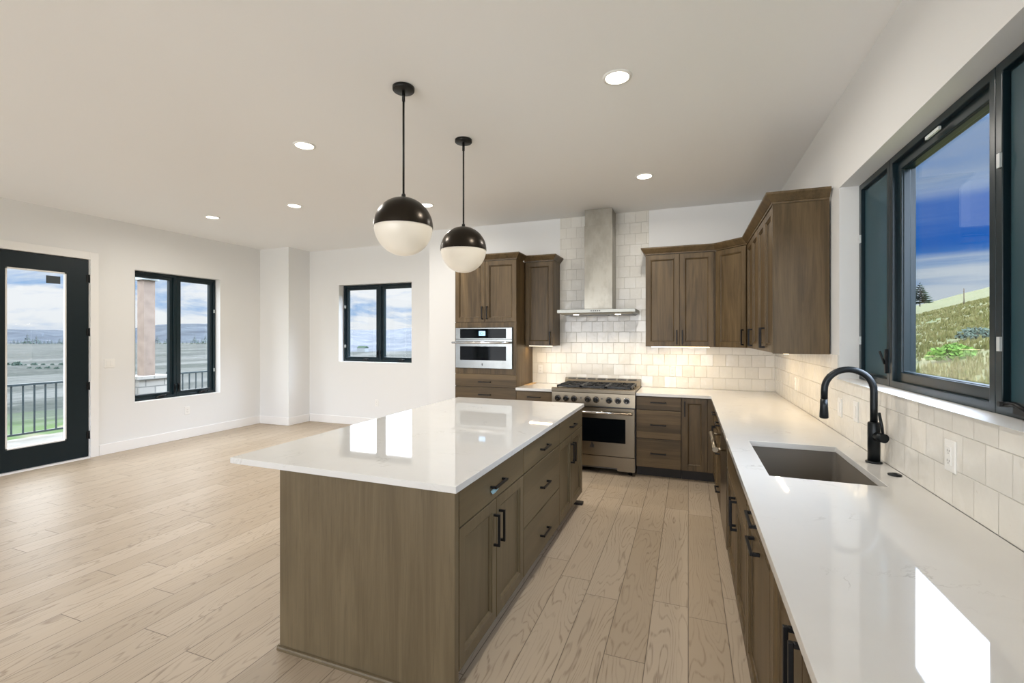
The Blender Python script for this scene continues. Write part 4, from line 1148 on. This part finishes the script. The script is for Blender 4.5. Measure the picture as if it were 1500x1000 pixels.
for i in range(26000):
    t = rnd.random() ** 1.15
    dd_ = 5 + 95 * t; az = math.atan2(0.45, 1.24) + (rnd.random() - 0.38) * 0.62
    x, y = dd_ * math.sin(az) * 1.02, dd_ * math.cos(az)
    if x < 1.6 or any(math.hypot(x - q[0], y - q[1]) < 1.3 for q in bush_spots): continue
    z = hill_z(x, y)
    hgt = (0.10 + 0.22 * rnd.random())
    for k in range(3):
        a = rnd.random() * 6.28; wv = 0.012 + 0.0015 * dd_
        p = Vector((x + 0.12 * (rnd.random() - .5), y + 0.12 * (rnd.random() - .5), z - 0.02)); sd = Vector((math.cos(a), math.sin(a), 0)) * wv
        b.f([b.v(p - sd), b.v(p + sd), b.v(p + Vector((0.1 * (rnd.random() - .5), 0.1 * (rnd.random() - .5), hgt)))])
tag(b.build('grass', grass_m), 'dry yellow green grass covering the hillside outside the sink window', 'grass', kind='stuff')

def leafy(b, c, rx, rz, n, size, rnd_):
    for i in range(n):
        a = rnd_.random() * 6.283; e = math.asin(rnd_.random()); rr_ = 0.6 + 0.45 * rnd_.random()
        p = Vector((c[0] + rx * rr_ * math.cos(e) * math.cos(a), c[1] + rx * rr_ * math.cos(e) * math.sin(a), c[2] + rz * rr_ * math.sin(e)))
        d1 = Vector((rnd_.uniform(-1, 1), rnd_.uniform(-1, 1), rnd_.uniform(-1, 1))).normalized(); d2 = d1.orthogonal().normalized()
        b.f([b.v(p + d1 * size), b.v(p + d2 * size * 0.6), b.v(p - d1 * size), b.v(p - d2 * size * 0.6)])
def bush(name, label, cat, loc, rx, rz, n, size, mat, group=None):
    r = thing(name, label, cat, loc, group)
    b = MB(); leafy(b, loc, rx, rz, n, size, rnd); b.build('foliage', mat, r)
    b = MB()
    for k in range(5):
        a = k * 1.26; b.tube([(loc[0], loc[1], loc[2] - 0.05), (loc[0] + rx * 0.5 * math.cos(a), loc[1] + rx * 0.5 * math.sin(a), loc[2] + rz * 0.6)], [0.03, 0.01], 5)
    b.build('stem', bark_m, r)
    return r
x, y = at(1397, 17); bush('bush', 'bright green bush in the middle of the hillside outside', 'bush', (x, y, hill_z(x, y)), 0.75, 0.55, 420, 0.10, bush_m)
x, y = at(1433, 22); bush('bush', 'grey green sage bush higher on the hillside, close to the window edge', 'bush', (x, y, hill_z(x, y)), 0.8, 0.5, 420, 0.10, sage_m)
def pine(name, label, loc, hgt, rad_, group=None, whorls=11, cards=46):
    r = thing(name, label, 'tree', loc, group)
    MB().cyl((loc[0], loc[1], loc[2] - 0.2), (loc[0], loc[1], loc[2] + hgt * 0.96), hgt * 0.022, hgt * 0.004, 8).build('trunk', bark_m, r)
    b = MB()
    for k in range(whorls):
        t = k / (whorls - 1); zz = loc[2] + hgt * (0.16 + 0.82 * t); rr_ = rad_ * (1 - t) ** 0.8 + 0.03 * hgt
        for q in range(int(cards * (1 - 0.6 * t))):
            a = rnd.random() * 6.283; L_ = rr_ * (0.7 + 0.5 * rnd.random()); dz = -0.12 * L_ + hgt * 0.02 * rnd.uniform(-1, 1)
            d_ = Vector((math.cos(a), math.sin(a), 0)); s_ = Vector((-d_.y, d_.x, 0)) * L_ * 0.16; c0 = Vector((loc[0], loc[1], zz))
            b.f([b.v(c0), b.v(c0 + d_ * L_ * 0.6 + s_ + Vector((0, 0, dz))), b.v(c0 + d_ * L_ + Vector((0, 0, dz + hgt * 0.03))), b.v(c0 + d_ * L_ * 0.6 - s_ + Vector((0, 0, dz - hgt * 0.02)))])
    b.build('branches', needle_m, r)
    return r
x, y = at(1347.5, 70); zt = 1.53 + (492 - 443) / 678 * 70
pine('pine_tree', 'lone pine tree at the skyline of the hillside outside the sink window', (x, y, zt - 0.4), 3.4, 1.45)
x, y = at(1412, 60); r = thing('utility_post', 'thin bare post on the hillside skyline', 'post', (x, y, hill_z(x, y)))
MB().cyl((x, y, hill_z(x, y) - 0.2), (x, y, hill_z(x, y) + 2.2), 0.06, 0.05, 8).build('pole', bark_m, r)

# sparse conifers and bushes in the valley, each a copy sharing the first one's mesh
def copy_tree(o, loc, sc):
    r = o.copy(); C.objects.link(r); r.location = loc; r.scale = (sc, sc, sc)
    for ch in o.children:
        c_ = ch.copy(); c_.parent = r; C.objects.link(c_)
    return r
x, y = at(40, 300)
t0_ = pine('conifer', 'small dark conifer in the tree line below the western mountains', (x, y, -3.6), 6.5, 1.9, 'conifers along the tree line', 7, 18)
for i in range(58):
    px = 4 + i * 5.5 + rnd.uniform(-1.0, 1.0); dp = 285 + (8 if i % 2 else -8) + rnd.uniform(-3, 3)
    x, y = at(px, dp); copy_tree(t0_, (x, y, -3.6), rnd.choice((0.3, 0.35, 0.4, 0.45, 0.5, 0.6, 0.85)))
x, y = at(25, 75)
b0 = bush('shrub', 'dark green shrub in the row halfway across the valley', 'shrub', (x, y, -3.4), 0.62, 0.75, 120, 0.20, sage_m, 'shrubs across the valley')
for i in range(15):
    px = 4 + i * 6.6; dp = 71 + (5 if i % 2 else -3) + rnd.uniform(-1, 1)
    if abs(px - 25) < 8: continue
    x, y = at(px, dp); copy_tree(b0, (x, y, -3.4), rnd.uniform(0.35, 0.7))
x, y = at(531.5, 140); sh = thing('shed', 'small dark shed standing on the plain outside the far window', 'shed', (x, y, -3.3))
b = MB(); b.box(x - 1.4, x + 1.4, y - 0.9, y + 0.9, -3.35, -2.0); b.build('wall', siding_m, sh)
b = MB(); b.loops([[(x - 1.5, y - 1.0, -2.0), (x - 1.5, y + 1.0, -2.0), (x - 1.5, y, -1.5)], [(x + 1.5, y - 1.0, -2.0), (x + 1.5, y + 1.0, -2.0), (x + 1.5, y, -1.5)]]); b.build('roof', needle_m, sh)
